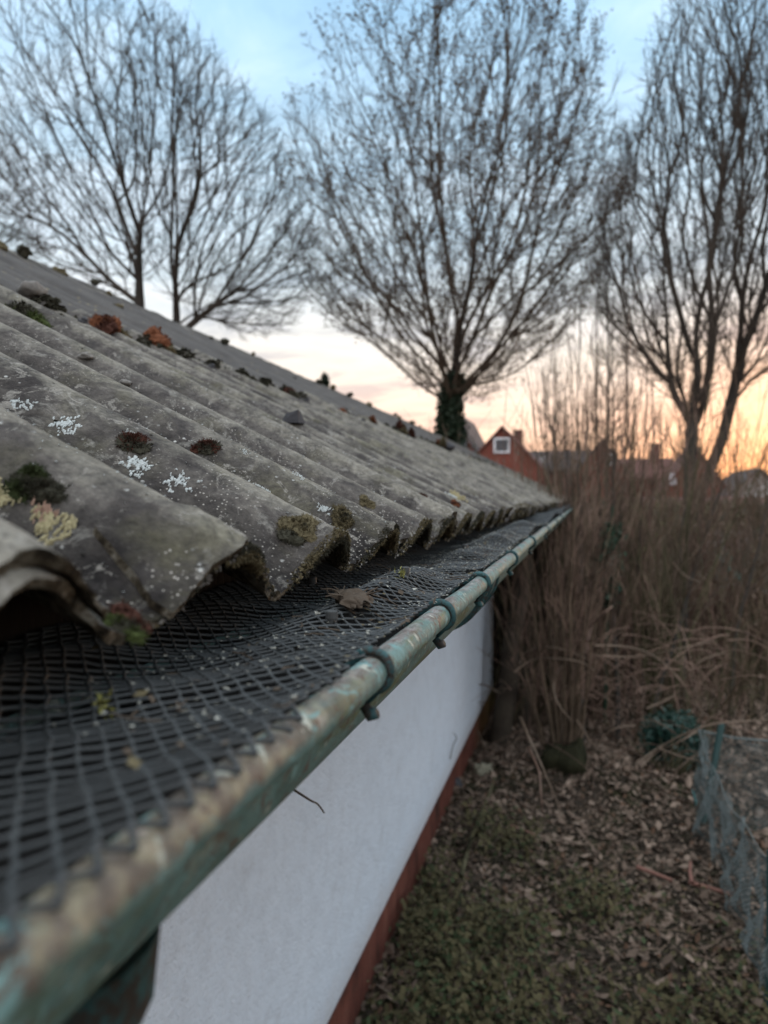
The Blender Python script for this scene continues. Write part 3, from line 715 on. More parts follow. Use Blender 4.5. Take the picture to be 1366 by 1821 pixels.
# stones and chips
def stone(a, y, r, mat, label, squash=.6, group=None, name='pebble'):
    mb = MB(); c = roof_pt(a, y, r*squash*.6); mb.grid(blob(c, r, a*50+y, squash, .45, 12)); return tag(mb.build(name, mat, None, True), label, 'pebble', group)
mb = MB(); c = roof_pt(.433, 1.446, .0); ch = np.array([(-.02,-.016,0),(.018,-.014,0),(.024,.012,0),(-.010,.016,0),(-.012,-.008,.020),(.016,-.010,.027),(.014,.008,.026),(-.004,.008,.016)])
mb.add(ch+c+np.array([0,0,-.004]), [(0,3,2,1),(4,5,6,7),(0,1,5,4),(1,2,6,5),(2,3,7,6),(3,0,4,7)]); tag(mb.build('slate_chip', M_stoned), 'dark angular slate chip standing on the sixth corrugation crest', 'stone chip')
stone(.531, .904, .010, M_stone, 'pale oval pebble on the upper left of the near corrugations', .5)
stone(.452, .895, .008, M_stone, 'small round pebble lower right of the pale oval pebble', .55)
stone(.862, 5.363, .05, M_stoned, 'dark lump of dirt on the distant roof near its far end', .7)
stone(.50, 3.1, .02, M_stoned, 'small dark chip halfway along the distant sheets', .7)
stone(.34, 2.25, .014, M_mdark, 'dark crumb in a valley beyond the slate chip', .6)
# debris line along the sheet overlap
def onlap(y, r): return OVER - .012
mlist = [(.80, .94, .045, .022, [M_molive, M_mdark], 'low olive moss strip at the left edge below the overlap', .012),
 (.80, 1.06, .032, .022, [M_mdark, M_mgreen], 'dark green moss mound at the left below the grey stone', .016),
 (.925, 1.44, .026, .030, [M_mrust, M_mred], 'tall rust red moss clump right of the grey stone on the overlap', .026),
 (.920, 1.53, .022, .040, [M_mred, M_mrust, M_molive], 'long maroon and rust moss clump joining the two tall clumps', .018),
 (.925, 1.665, .024, .030, [M_mrust, M_mrust, M_molive], 'bright orange brown moss ball at the right of the moss row', .028),
 (.93, 1.74, .02, .030, [M_mdark], 'dark moss tail just right of the orange brown ball', .014),
 (.915, 2.48, .03, .03, [M_mdark, M_mred], 'dark maroon moss lump partway along the overlap', .016),
 (.93, 2.80, .03, .035, [M_mrust, M_mred], 'red orange moss lump in the middle distance, left of its pair', .022),
 (.93, 3.15, .035, .045, [M_mrust, M_molive], 'larger red orange moss lump in the middle distance, right of its pair', .026),
 (.93, 3.65, .03, .08, [M_mrust, M_mred, M_mdark], 'long low rust moss strip further along the overlap', .016),
 (.93, 4.35, .04, .09, [M_molive, M_mred], 'brown moss strip near the far end of the overlap', .018),
 (.93, 5.4, .05, .16, [M_mrust, M_molive], 'farthest visible rust moss patch on the overlap', .02)]
for (a, y, sa, sy, mm, lb, h) in mlist:
    moss('moss_clump', a, y, sa*1.35, sy*1.35, h*1.5, mm, lb, 1500, .007, over=.006)
for (a, y, r, m, lb) in ((.985, 1.27, .026, M_stone, 'smooth grey stone left of the tall rust moss clump'), (.935, 1.17, .020, M_mdark, 'dark lump of rotted moss left of the smooth grey stone'),
                         (1.02, 1.10, .016, M_stone, 'pale whitish stone behind the moss mound at the left'), (.985, 1.19, .013, M_stone, 'brownish pebble between the pale stone and the smooth grey stone'),
                         (.93, 2.05, .015, M_stoned, 'dark pebble on the overlap right of the orange brown moss'), (.93, 2.28, .020, M_stoned, 'dark slate coloured lump on the middle of the overlap'), (.95, 2.38, .014, M_stone, 'pale grey pebble beside the slate coloured lump')):
    stone(a, y, r, m, lb)
mb = MB(); n = 5000
yy_ = .8+9*RNG.random(n)**1.4; aa = OVER+.02-np.abs(RNG.normal(0, .025, n)); kk = vnoise(np.stack([yy_*5, yy_*0, yy_*0], -1)) > -.1
for a_1, y_1 in zip(aa[kk], yy_[kk]):
    c = roof_pt(a_1, y_1, .003); r = RNG.uniform(.003, .012); d = unit(rnd(7)); V = c+d*r
    mb.add(V, [(0,1,2),(0,2,3),(0,3,4),(0,4,5),(1,2,5),(1,3,6),(2,4,6),(3,5,6)])
tag(mb.build('overlap_dirt', M_mdark), 'dark crumbly dirt collected along the overlap of the sheets', 'dirt', kind='stuff')
mb = MB()  # moss tufts on upper course and ridge
for q in range(46):
    up = q < 16; a = RNG.uniform(1.15, 2.2) if up else RNG.uniform(2.28, 2.42); y = RNG.uniform(1.6, 8) if up else RNG.uniform(1.2, 11)
    r = RNG.uniform(.014, .032); c = roof_pt(a, y, .006 if up else .035)
    mb.grid(blob(c, r, q, .35 if up else .8, .8, 8), q % 2)
tag(mb.build('upper_moss', [M_molive, M_mdark]), 'small olive and dark moss tufts dotted over the upper sheets and ridge', 'moss', kind='stuff')

# twig hanging below the gutter, tendrils by the wall
def cane(name, P, r0, r1, mat, label, cat='twig', group=None, sides=6, n=14, parent=None):
    P = np.array(P, float); tt = np.linspace(0, len(P)-1, n*(len(P)-1)//2+2); out = []
    for q in tt:
        i = min(int(q), len(P)-2); f = q-i
        p0 = P[max(i-1, 0)]; p1 = P[i]; p2 = P[i+1]; p3 = P[min(i+2, len(P)-1)]
        out.append(.5*((2*p1)+(-p0+p2)*f+(2*p0-5*p1+4*p2-p3)*f*f+(-p0+3*p1-3*p2+p3)*f**3))
    out = np.array(out); mb = MB(); mb.tubes(out, np.linspace(r0, r1, len(out)), sides)
    return tag(mb.build(name, mat, parent, True), label, cat, group)
cane('hanging_twig', [at(528, 1405, .47)+np.array([-.01,0,.004]), at(550, 1422, .47), at(565, 1430, .475), at(577, 1446, .475)], .0009, .0005, M_leafb, 'thin dry twig poking out below the near part of the gutter')
cane('dry_tendril', [at(888, 1232, 6.5), at(862, 1218, 6.6), at(842, 1222, 6.6), at(848, 1248, 6.6), at(868, 1246, 6.5)], .006, .003, M_bramble, 'looping dry tendril in front of the far end of the white wall')
cane('wall_twig', [at(800, 1350, 5.0), at(806, 1325, 5.05), at(812, 1312, 5.0), at(806, 1303, 5.0)], .004, .002, M_leafb, 'short bent twig against the lower edge of the white wall')
mb = MB(); p = guard_pt(.052, .700)+np.array([0, 0, .004])
needles(mb, np.tile(p, (26, 1))+rnd(26, .002), np.tile([0, 0, 1.], (26, 1)), .0055, .0006, 0, 1.)
M_yg = m_plain('yellow_green_sprig', (.27,.27,.08), .3, 200, .7, .2, .0004)
tag(mb.build('moss_sprig', M_yg), 'bright yellow green sprig beside the middle stud on the mesh', 'moss')
mb = MB(); p = guard_pt(.085, .285)+np.array([0, 0, .003])
needles(mb, np.tile(p, (14, 1))+rnd(14, .003), np.tile([0, 0, .5], (14, 1)), .006, .0008, 0, 1.)
tag(mb.build('moss_sprig', M_yg), 'blurred yellow sprig lying on the nearest part of the mesh', 'moss')

# ------------------------------------------------------------------ ground
def gz(x, y):
    x = np.asarray(x, float); y = np.asarray(y, float)
    near = np.clip(1-(y-10)/6, 0, 1)
    z = -2.15 + .035*fbm(np.stack([x*1.3, y*1.3, x*0], -1), 3)*near
    z = z + .16*np.exp(-((x-.05)**2/.5+(y-5.9)**2/.35))
    return z
mb = MB()
gx = np.sinh(np.linspace(-6.5, 6.5, 150))*1.2; gy = 4+np.sinh(np.linspace(-4.2, 6.6, 190))*1.1
GXX, GYY = np.meshgrid(gx, gy, indexing='ij'); V = np.stack([GXX, GYY, gz(GXX, GYY)], -1)
mb.grid(V, 0, False); g_ = mb.build('ground', M_ground, None, True); g_['kind'] = 'structure'
def scatter_pos(n, x0, x1, y0, y1): return RNG.uniform(x0, x1, n), RNG.uniform(y0, y1, n)
mb = MB()
def litter(mb, n, x0, x1, y0, y1, size, mi, lift=.01, dens=None):
    x, y = scatter_pos(n, x0, x1, y0, y1)
    if dens is not None: k = dens(x, y); x = x[k]; y = y[k]
    n = len(x); C = np.stack([x, y, gz(x, y)+RNG.uniform(.002, lift, n)], -1)
    a = RNG.uniform(0, 6.28, n); tilt = RNG.normal(0, .45, (n, 2)); L = size*RNG.uniform(.5, 1.5, n)
    U = np.stack([np.cos(a), np.sin(a), tilt[:, 0]], -1)*L[:, None]; W_ = np.stack([-np.sin(a), np.cos(a), tilt[:, 1]], -1)*L[:, None]*.55
    # folded leaf: two triangles-pairs with a raised rib
    V = np.stack([C-U, C-W_+[0, 0, .004], C+U, C+W_+[0, 0, .004]], 1)
    V[:, 0, 2] += .3*L*RNG.random(n); V[:, 2, 2] += .5*L*RNG.random(n)
    mb.add(V.reshape(-1, 3), np.stack([np.arange(n)*4, np.arange(n)*4+1, np.arange(n)*4+2], -1), mi)
    mb.add(V.reshape(-1, 3), np.stack([np.arange(n)*4, np.arange(n)*4+2, np.arange(n)*4+3], -1), mi)
path = lambda x, y: vnoise(np.stack([x*1.2, y*1.2, x*0+2], -1))+np.clip((y-3.6)/1.5, -.6, 1)*.8+RNG.normal(0, .5, len(x)) > -.1
litter(mb, 26000, -1.0, 2.6, 1.4, 9, .017, 0)
litter(mb, 9000, -.9, 2.6, 1.4, 9, .014, 1, .02, path); litter(mb, 1600, -.9, 2.6, 1.4, 9, .030, 1, .03, path); litter(mb, 2500, -.9, 2.6, 1.4, 9, .030, 0, .03)
litter(mb, 5000, -1.0, 2.4, 1.4, 8, .016, 2, .02)
litter(mb, 12000, -1.0, 2.4, 1.4, 9, .02, 3)
litter(mb, 16000, -2, 9, 8, 16, .03, 0); litter(mb, 7000, 0, 9, 7, 16, .03, 1)
tag(mb.build('leaf_litter', [M_lit1, M_lit2, M_lit3, M_litd]), 'dead brown leaves covering the ground beside the outbuilding', 'leaf litter', kind='stuff')
mb = MB()
def weeds(mb, n, dens, mi, hmax):
    x, y = scatter_pos(n, -.85, .95, 1.3, 4.9); k = dens(x, y); x = x[k]; y = y[k]; n = len(x)
    for _ in range(4):
        C = np.stack([x+RNG.normal(0, .02, n), y+RNG.normal(0, .02, n), gz(x, y)+RNG.uniform(.01, hmax, n)], -1)
        a = RNG.uniform(0, 6.28, n); L = RNG.uniform(.004, .021, n)[:, None]
        U = np.stack([np.cos(a), np.sin(a), RNG.normal(.2, .5, n)], -1)*L; W_ = np.stack([-np.sin(a), np.cos(a), RNG.normal(0, .4, n)], -1)*L*.6
        mb.quads(C, U, W_, mi)
patch = lambda x, y: vnoise(np.stack([x*2.2, y*2.2, x*0+5], -1)) + np.clip((4.2-y)/1.5, -1, .6) + RNG.normal(0, .55, len(x)) > .45
weeds(mb, 3500, patch, 0, .12); weeds(mb, 9000, patch, 1, .15)
tag(mb.build('weeds', [M_weed, M_weed2]), 'low dull green weeds growing through the dead leaves', 'weeds', kind='stuff')
# many thin dead stems lying about on the ground
mb = MB(); n = 900
x, y = scatter_pos(n, -.85, 2.2, 1.4, 8); a = RNG.uniform(0, math.pi, n); L = RNG.uniform(.05, .28, n)
t_ = np.linspace(-.5, .5, 5)
P = np.stack([x[:, None]+np.cos(a)[:, None]*L[:, None]*t_+RNG.normal(0, .006, (n, 5)), y[:, None]+np.sin(a)[:, None]*L[:, None]*t_, np.zeros((n, 5))], -1)
P[:, :, 2] = gz(P[:, :, 0], P[:, :, 1])+.012+np.abs(RNG.normal(0, .012, (n, 5))); mb.tubes(P, np.full((n, 5), .0028), 3)
tag(mb.build('fallen_twigs', M_stem), 'thin fallen twigs strewn over the dead leaves', 'twigs', kind='stuff')
def gp(u, v): # a ground point seen at photo pixel
    r = at(u, v, 1.); p = r*(-2.13/r[2]); return p
def stick(uvs, r0, r1, mat, label, lift=.02):
    P = [gp(*q)+np.array([0, 0, lift]) for q in uvs]; return cane('fallen_stick', P, r0, r1, mat, label, 'stick', n=10)
stick([(897, 1470), (930, 1482), (953, 1492)], .012, .009, M_pinkst, 'short pink brown stick on the ground left of the path')
stick([(955, 1492), (1000, 1502), (1045, 1508)], .010, .006, M_lit2, 'thin pale stick continuing right of the short pink brown stick')
stick([(1133, 1548), (1165, 1560), (1195, 1572)], .012, .009, M_pinkst, 'pink brown stick in the middle of the leafy path')
stick([(1225, 1575), (1260, 1585), (1300, 1598)], .012, .009, M_pinkst, 'pink brown stick touching the foot of the green fence')
stick([(1231, 1580), (1227, 1560), (1228, 1542)], .012, .008, M_pinkst, 'short pink twig stub beside the stick by the fence', .03)
stick([(820, 1575), (840, 1500), (868, 1430), (880, 1395)], .014, .010, M_stem2, 'long mossy green stick leaning along the plinth side', .05)
stick([(890, 1730), (905, 1780), (912, 1815)], .010, .007, M_lit2, 'pale thin stick at the bottom of the picture')
mb = MB(); c = gp(858, 1378)+np.array([0, 0, .03]); mb.grid(blob(c, .075, 3., .7, .9, 14)); M_pst = m_plain('pale_stone', (.27,.26,.19), .6, 30, .9, .1, .02)
tag(mb.build('field_stone', M_pst, None, True), 'pale lichen spotted stone on the ground at the wall corner', 'stone')
mb = MB(); c = gp(808, 1405)+np.array([0.0, 0, .04]); mb.grid(blob(c, .065, 8., .8, .5, 14)); tag(mb.build('field_stone', M_stoned, None, True), 'dark stone against the plinth left of the pale spotted stone', 'stone')

# ------------------------------------------------------------------ trees
def children(pts, rr, L, k, t0, t1, ang, lf, rf, flat=1.):
    n, m, _ = pts.shape
    t = t0+(t1-t0)*((np.arange(k)[None]+RNG.random((n, k)))/k); f = t*(m-1); i = np.minimum(f.astype(int), m-2); f = f-i
    I = np.arange(n)[:, None]
    P = pts[I, i]*(1-f)[..., None]+pts[I, i+1]*f[..., None]; T = unit(pts[I, i+1]-pts[I, i]); r = rr[I, i]*(1-f)+rr[I, i+1]*f
    q = RNG.normal(size=P.shape); A = unit(np.cross(T, q)); a = RNG.normal(ang, ang*.25, (n, k))[..., None]
    D = unit(T*np.cos(a)+A*np.sin(a))
    Lc = L[:, None]*lf*(1.25-.7*t)*RNG.uniform(.65, 1.25, (n, k))
    return P.reshape(-1, 3), D.reshape(-1, 3), Lc.ravel(), (r*rf).ravel()
def inside(poly, u, v):
    c = np.zeros(len(u), bool); j = len(poly)-1
    for i in range(len(poly)):
        (xi, yi), (xj, yj) = poly[i], poly[j]
        c ^= ((yi > v) != (yj > v)) & (u < (xj-xi)*(v-yi)/(yj-yi+1e-9)+xi); j = i
    return c
def dendro(label, poly, Y, depth, n, trunk, alpha=.45, tip=.0056, pw=2.25, twigs=2, tl=.34, seeds=0, ivy=None, mats=(None, None), group='bare winter trees behind the outbuilding', name='bare_tree', grav=.25, cat='tree', nmax=None):
    """a branching skeleton: points spread through the crown's volume, each joined to the wood already there so that
    both the new piece and the way down to the root stay short; radii follow from the number of twigs carried"""
    poly = [tuple(map(float, q)) for q in poly]; P = np.array(poly); (u0, v0), (u1, v1) = P.min(0), P.max(0)
    u = RNG.uniform(u0, u1, n*4); v = RNG.uniform(v0, v1, n*4); k = inside(poly, u, v); u = u[k][:n]; v = v[k][:n]
    uc = np.interp(v, [v0, v1], [(u0+u1)/2, trunk[1][0]]); half = (u1-u0)/2
    w_ = np.sqrt(np.clip(1-((u-uc)/half)**2, .05, 1))*np.clip((v1-v)/(v1-v0)*2.2+.12, 0, 1)
    T = np.array([at(a_, b_, Y) for a_, b_ in zip(u, v)]); T[:, 1] += RNG.uniform(-1, 1, len(T))*w_*depth
    tp = []
    for q in range(len(trunk)-1):
        p0 = at(trunk[q][0], trunk[q][1], Y); p1 = at(trunk[q+1][0], trunk[q+1][1], Y); m = max(2, int(np.linalg.norm(p1-p0)/.25))
        tp += [p0+(p1-p0)*i/m for i in range(m)]
    tp.append(at(trunk[-1][0], trunk[-1][1], Y)); nt = len(tp)
    N = np.zeros((nt+len(T), 3)); N[:nt] = tp; par = np.full(len(N), -1); par[1:nt] = np.arange(nt-1)
    pl = np.zeros(len(N)); pl[1:nt] = np.cumsum(np.linalg.norm(np.diff(N[:nt], axis=0), axis=1))
    fork = N[nt//2]; T = T[np.argsort(np.linalg.norm(T-fork, axis=1))]; c = nt
    dirs = np.zeros_like(N); dirs[1:nt] = unit(np.diff(N[:nt], axis=0)); dirs[0] = (0, 0, 1)
    for t_ in T:
        d = t_-N[:c]; L = np.linalg.norm(d, axis=1)+1e-6; cs = (d*dirs[:c]).sum(1)/L
        cost = L*(1+.55*(1-cs))+alpha*pl[:c]+grav*np.maximum(0, N[:c, 2]-t_[2])
        j = int(np.argmin(cost)); N[c] = t_; par[c] = j; pl[c] = pl[j]+L[j]; dirs[c] = unit(d[j]*.6+dirs[j]*.4*L[j]); c += 1
    kids = [[] for _ in range(c)]
    for i in range(1, c): kids[par[i]].append(i)
    cnt = np.ones(c); acc = np.zeros(c)
    order = np.argsort(-pl[:c]) ; rad = np.zeros(c)
    for i in order:
        rad[i] = max(tip, acc[i]**(1/pw)) if acc[i] > 0 else tip
        if par[i] >= 0: acc[par[i]] += rad[i]**pw
    main = np.full(c, -1)
    for i in range(c):
        if kids[i]: main[i] = max(kids[i], key=lambda q: rad[q])
    for _ in range(4):      # relax so that limbs run on smoothly
        M = N.copy(); idx = np.array([i for i in range(nt, c) if main[i] >= 0]); M[idx] = N[idx]*.5+.25*N[par[idx]]+.25*N[main[idx]]; N = M
    # chains along the thickest child
    cr = MB(); tr = MB(); by = {}
    used = np.zeros(c, bool)
    starts = [0]+[q for i in range(c) for q in kids[i] if q != main[i]]
    for st in starts:
        ch = [st] if par[st] < 0 else [par[st], st]; i = st
        while main[i] >= 0: i = main[i]; ch.append(i)
        pts = N[ch]; rr = rad[ch].copy()
        if par[st] >= 0: rr[0] = rr[1]
        (by.setdefault((len(ch), st == 0), [])).append((pts, rr))
    root = empty(name, tuple(N[0]), label, cat, group)
    for (ln, tk), L_ in by.items():
        Pp = np.array([q[0] for q in L_]); Rr = np.array([q[1] for q in L_])
        if tk: tr.tubes(Pp, Rr, 12)
        else: cr.tubes(Pp, Rr, 6 if Rr.max() > .03 else (4 if ln > 4 else 3))
    tr.build('trunk', mats[0] or M_bark, root, True)
    src = np.array([i for i in range(nt, c) if rad[i] < .03]); src = np.repeat(src, twigs); D = unit(unit(N[src]-N[par[src]])+rnd(len(src), .42)+np.array([[0, 0, .18]]))
    f_ = RNG.random((len(src), 1)); P0 = N[par[src]]*(1-f_)+N[src]*f_
    pts, rr = grow_level(P0, D, tl*RNG.uniform(.5, 1.5, len(src)), np.full(len(src), tip*.85), 3, .12, .05, .5); cr.tubes(pts, rr, 3)
    s2 = RNG.random(len(pts)) < .7; D2 = unit(unit(pts[s2, 2]-pts[s2, 0])+rnd(s2.sum(), .5)); p2, r2 = grow_level(pts[s2, 1], D2, tl*.6*RNG.uniform(.5, 1.3, s2.sum()), np.full(s2.sum(), tip*.7), 2, .1, .05, .6); cr.tubes(p2, r2, 3)
    if seeds:
        tips = pts[:, -1]; tips = tips[vnoise(tips*.6) > -.1]; C = tips[RNG.integers(0, len(tips), seeds)]+rnd(seeds, .05); cr.quads(C, unit(rnd(seeds))*.034, unit(rnd(seeds))*.024, 1)
    cr.build('crown', [mats[1] or M_twig, M_seed], root, False)
    if ivy:
        mb = MB(); (zlo, zhi, rd, m) = ivy; z = RNG.uniform(zlo, zhi, m); tx = np.interp(z, N[:nt, 2], N[:nt, 0]); ty = np.interp(z, N[:nt, 2], N[:nt, 1]); a_ = RNG.uniform(0, 6.28, m)
        r_ = rd*(1-.4*(z-zlo)/(zhi-zlo))*(.75+.35*vnoise(np.stack([a_*1.5, z*1.3, a_*0], -1)))+RNG.normal(0, .05, m)
        C = np.stack([tx+np.cos(a_)*r_, ty+np.sin(a_)*r_, z], -1); mb.quads(C, unit(rnd(m))*.07, unit(rnd(m))*.055); mb.build('ivy', M_ivy, root)
    return root
dendro('large bare tree in the centre with an ivy covered forking trunk',
    [(795,705),(740,690),(700,640),(640,600),(570,570),(530,500),(525,400),(530,290),(570,235),(640,200),(690,120),(770,70),(820,10),(880,-20),(950,-10),(1000,60),(1055,110),(1080,190),(1125,250),(1130,340),(1100,420),(1060,520),(1000,600),(930,650),(860,705)],
    18., 4.4, 4700, [(800,930),(799,800),(803,720),(810,655),(818,580)], seeds=30000, ivy=(.3, 3.0, .42, 5000), mats=(M_bark, M_twig), tl=.32, twigs=3)
dendro('bare tree at the left with a single dark trunk and drooping left limbs',
    [(235,500),(190,530),(120,510),(60,450),(0,420),(-40,330),(-30,230),(10,180),(20,110),(60,60),(90,10),(150,-40),(260,-40),(310,20),(320,110),(300,230),(290,380),(262,480)],
    15., 2.6, 2400, [(250,700),(248,520),(247,440),(256,370)], mats=(M_bark, M_twig2), tl=.30, alpha=.42)
dendro('bare tree with several splayed stems, second from the left',
    [(300,530),(285,420),(280,250),(290,130),(330,60),(380,90),(430,130),(470,200),(505,240),(525,330),(560,420),(560,520),(520,590),(430,600),(360,560)],
    16., 2.4, 2400, [(315,760),(314,560),(312,500),(316,440)], mats=(M_bark, M_twig2), tl=.30, alpha=.42)
dendro('bare tree cut off by the left edge of the picture',
    [(-110,520),(-220,400),(-230,260),(-120,180),(-30,200),(30,250),(60,330),(80,420),(70,500),(0,520)],
    19., 3., 1500, [(-110,800),(-110,560),(-100,470)], mats=(M_bark, M_twig2), alpha=.42)
dendro('bare multi stemmed tree standing right of the saplings',
    [(1215,740),(1170,690),(1110,640),(1060,560),(1050,440),(1070,330),(1110,260),(1140,150),(1170,70),(1230,10),(1270,-40),(1330,-20),(1345,80),(1330,300),(1310,500),(1280,660),(1250,740)],
    13., 2.0, 3300, [(1225,1100),(1228,800),(1236,700),(1246,640)], mats=(M_bark2, M_twig2), tl=.26, alpha=.40, tip=.0045)
dendro('bare leaning tree at the right edge of the picture',
    [(1292,700),(1285,520),(1290,330),(1290,180),(1320,60),(1370,-20),(1440,-10),(1480,120),(1480,350),(1450,560),(1380,660),(1320,700)],
    13.8, 1.8, 2300, [(1210,1100),(1245,880),(1285,780),(1306,690),(1322,620)], mats=(M_bark2, M_twig2), tl=.26, alpha=.40, tip=.0045)
# distant slim trees behind
dendro('slim faint distant tree between the central and right trees', [(1075,860),(1035,760),(1040,640),(1062,520),(1080,420),(1102,520),(1125,640),(1125,760),(1090,860)], 34., 1.4, 420, [(1080,930),(1080,800),(1082,640),(1081,480)], mats=(M_bark2, M_twig2), tl=.5, tip=.008)
dendro('short faint distant tree right of the central trunk', [(985,860),(955,790),(960,700),(985,600),(1010,700),(1018,790)], 40., 1.4, 300, [(985,930),(985,800),(986,680)], mats=(M_bark2, M_twig2), tl=.5, tip=.008)
# small conifer tip beyond the ridge
root = empty('conifer', tuple(at(578, 900, 26.)), 'small dark conifer top peeping over the roof ridge', 'conifer')
mb = MB(); mb.tubes([at(578, 900, 26.), at(578, 665, 26.)], [.12, .02], 6); mb.build('trunk', M_bark, root)
mb = MB(); n = 2500; h = RNG.uniform(0, 1, n)**.7; a = RNG.uniform(0, 6.28, n); top = at(578, 662, 26.); rad = .05+1.1*h*(.7+.3*np.sin(h*40))*RNG.uniform(.3, 1, n)
C = np.stack([top[0]+np.cos(a)*rad, top[1]+np.sin(a)*rad, top[2]-h*4.2-rad*.25], -1); mb.quads(C, unit(rnd(n))*.13, unit(rnd(n))*.07); mb.build('crown', M_ivy, root)

# ------------------------------------------------------------------ thicket: hazel like bushes, saplings and undergrowth
def bush(u, vfoot, Y, nst, H, spread, mats, label, name='coppice_bush', side=5, r0=.012, lean=(0, 0), leafy=0, group=None, cat='bush'):
    p = at(u, vfoot, Y); p[2] = float(gz(p[0], p[1]))-.02
    root = empty(name, tuple(p), label, cat, group)
    n = nst; a = RNG.uniform(0, 6.28, n); b = np.abs(RNG.normal(0, spread, n))
    D = unit(np.stack([np.cos(a)*b+lean[0], np.sin(a)*b+lean[1], np.ones(n)], -1)); P = p+np.stack([np.cos(a), np.sin(a), 0*a], -1)*RNG.uniform(.02, .16, n)[:, None]
    L = H*RNG.uniform(.45, 1.05, n); pts, rr = grow_level(P, D, L, r0*RNG.uniform(.5, 1.3, n), 10, .055, .035, .25)
    m1 = MB(); m1.tubes(pts, rr, 5); m1.build('stems', mats[0], root, True)
    m2 = MB(); Pc, Dc, Lc, rc = children(pts, rr, L, side, .2, 1., .38, .20, .5); pts2, rr2 = grow_level(Pc, Dc, Lc, np.maximum(rc, .0022), 5, .09, .06, .5); m2.tubes(pts2, rr2, 3)
    Pc, Dc, Lc, rc = children(pts2, rr2, Lc, 3, .2, 1., .5, .5, .6); pts3, rr3 = grow_level(Pc, Dc, Lc, np.maximum(rc, .0018), 3, .1, .05, .5); m2.tubes(pts3, rr3, 3)
    if leafy:
        C = pts2.reshape(-1, 3); C = C[RNG.integers(0, len(C), leafy)]+rnd(leafy, .02); m2.quads(C, unit(rnd(leafy))*.022, unit(rnd(leafy))*.014, 1)
    m2.build('crown', [mats[1], M_green], root, False)
    return root
bl = [(1000,1400,6.0,30,3.1,.16,0,'moss based coppice bush nearest the wall end, stems rising above the gutter'),
 (960,1330,7.6,24,2.9,.10,1,'brown bush behind the nearest coppice, close to the roof end'),
 (1060,1300,7.6,26,3.7,.10,0,'tall upright bush whose rods reach into the sky right of the roof'),
 (1110,1290,8.4,24,3.9,.10,2,'pinkish bush of tall straight rods behind the tall upright bush'),
 (1000,1250,9.2,24,3.9,.12,0,'tall thin rodded bush right behind the roof end'),
 (1180,1300,7.8,28,3.3,.14,1,'olive bush under the right tree, left of the fence post'),
 (1250,1270,9.0,30,3.6,.16,2,'pinkish brown bush in front of the right tree trunks'),
 (1320,1240,9.6,28,3.4,.18,1,'olive brown bush below the right edge tree'),
 (1390,1250,8.6,26,3.2,.2,0,'brown bush cut off by the right edge of the picture'),
 (1150,1210,11.,30,3.9,.16,2,'distant pinkish bush between the two tall thickets'),
 (1230,1190,12.,28,3.6,.18,0,'distant brown bush behind the right tree trunks'),
 (940,1240,10.,20,2.9,.10,2,'pinkish bush seen just past the roof corner')]
MS = [(M_stem, M_stem3), (M_stem2, M_stem), (M_stem3, M_stem3)]
for (u, v, Y, n, H, sp_, mi, lb) in bl: bush(u, v, Y, n, H, sp_, MS[mi], lb, r0=.013, side=6)
# tall rods crossing the sunset sky
for i, (u, v0, ut, vt, Y, r, lb) in enumerate(((1015,1250,965,650,7.2,.014,'leaning sapling rod leftmost against the sunset'),(1040,1250,1025,535,7.4,.012,'straight sapling rod just left of the thickest rods'),(1065,1260,1064,470,7.6,.014,'thick straight sapling rod with side shoots, tallest in the gap'),
    (1085,1250,1090,560,7.8,.011,'thin sapling rod right of the tallest rod'),(1100,1250,1118,500,8.0,.013,'dark sapling rod leaning slightly right'),(1120,1250,1150,590,8.0,.011,'short sapling rod closest to the right tree'),
    (1000,1260,1005,690,7.0,.010,'short thin sapling rod behind the leaning leftmost rod'))):
    p0 = at(u, v0, Y); p0[2] = float(gz(p0[0], p0[1])); p1 = at(ut, vt, Y)
    root = empty('sapling', tuple(p0), lb, 'sapling', 'tall sapling rods against the sunset')
    q = np.linspace(0, 1, 12)[:, None]; P = p0+(p1-p0)*q; P = P+fbm(np.concatenate([q*3, q*0+i, q*0], 1), 2)[:, None]*np.array([[.03, .03, 0]])
    mb = MB(); mb.tubes(P, np.linspace(r, .004, 12), 6); mb.build('stem', M_bark2, root, True)
    mb = MB(); L = np.array([np.linalg.norm(p1-p0)]); Pc, Dc, Lc, rc = children(P[None], np.linspace(r, .004, 12)[None], L, 26, .25, 1., .32, .16, .5)
    a_, b_ = grow_level(Pc, Dc, Lc, np.maximum(rc, .003), 5, .06, .12, .5); mb.tubes(a_, b_, 3); mb.build('side_shoots', M_twig, root)
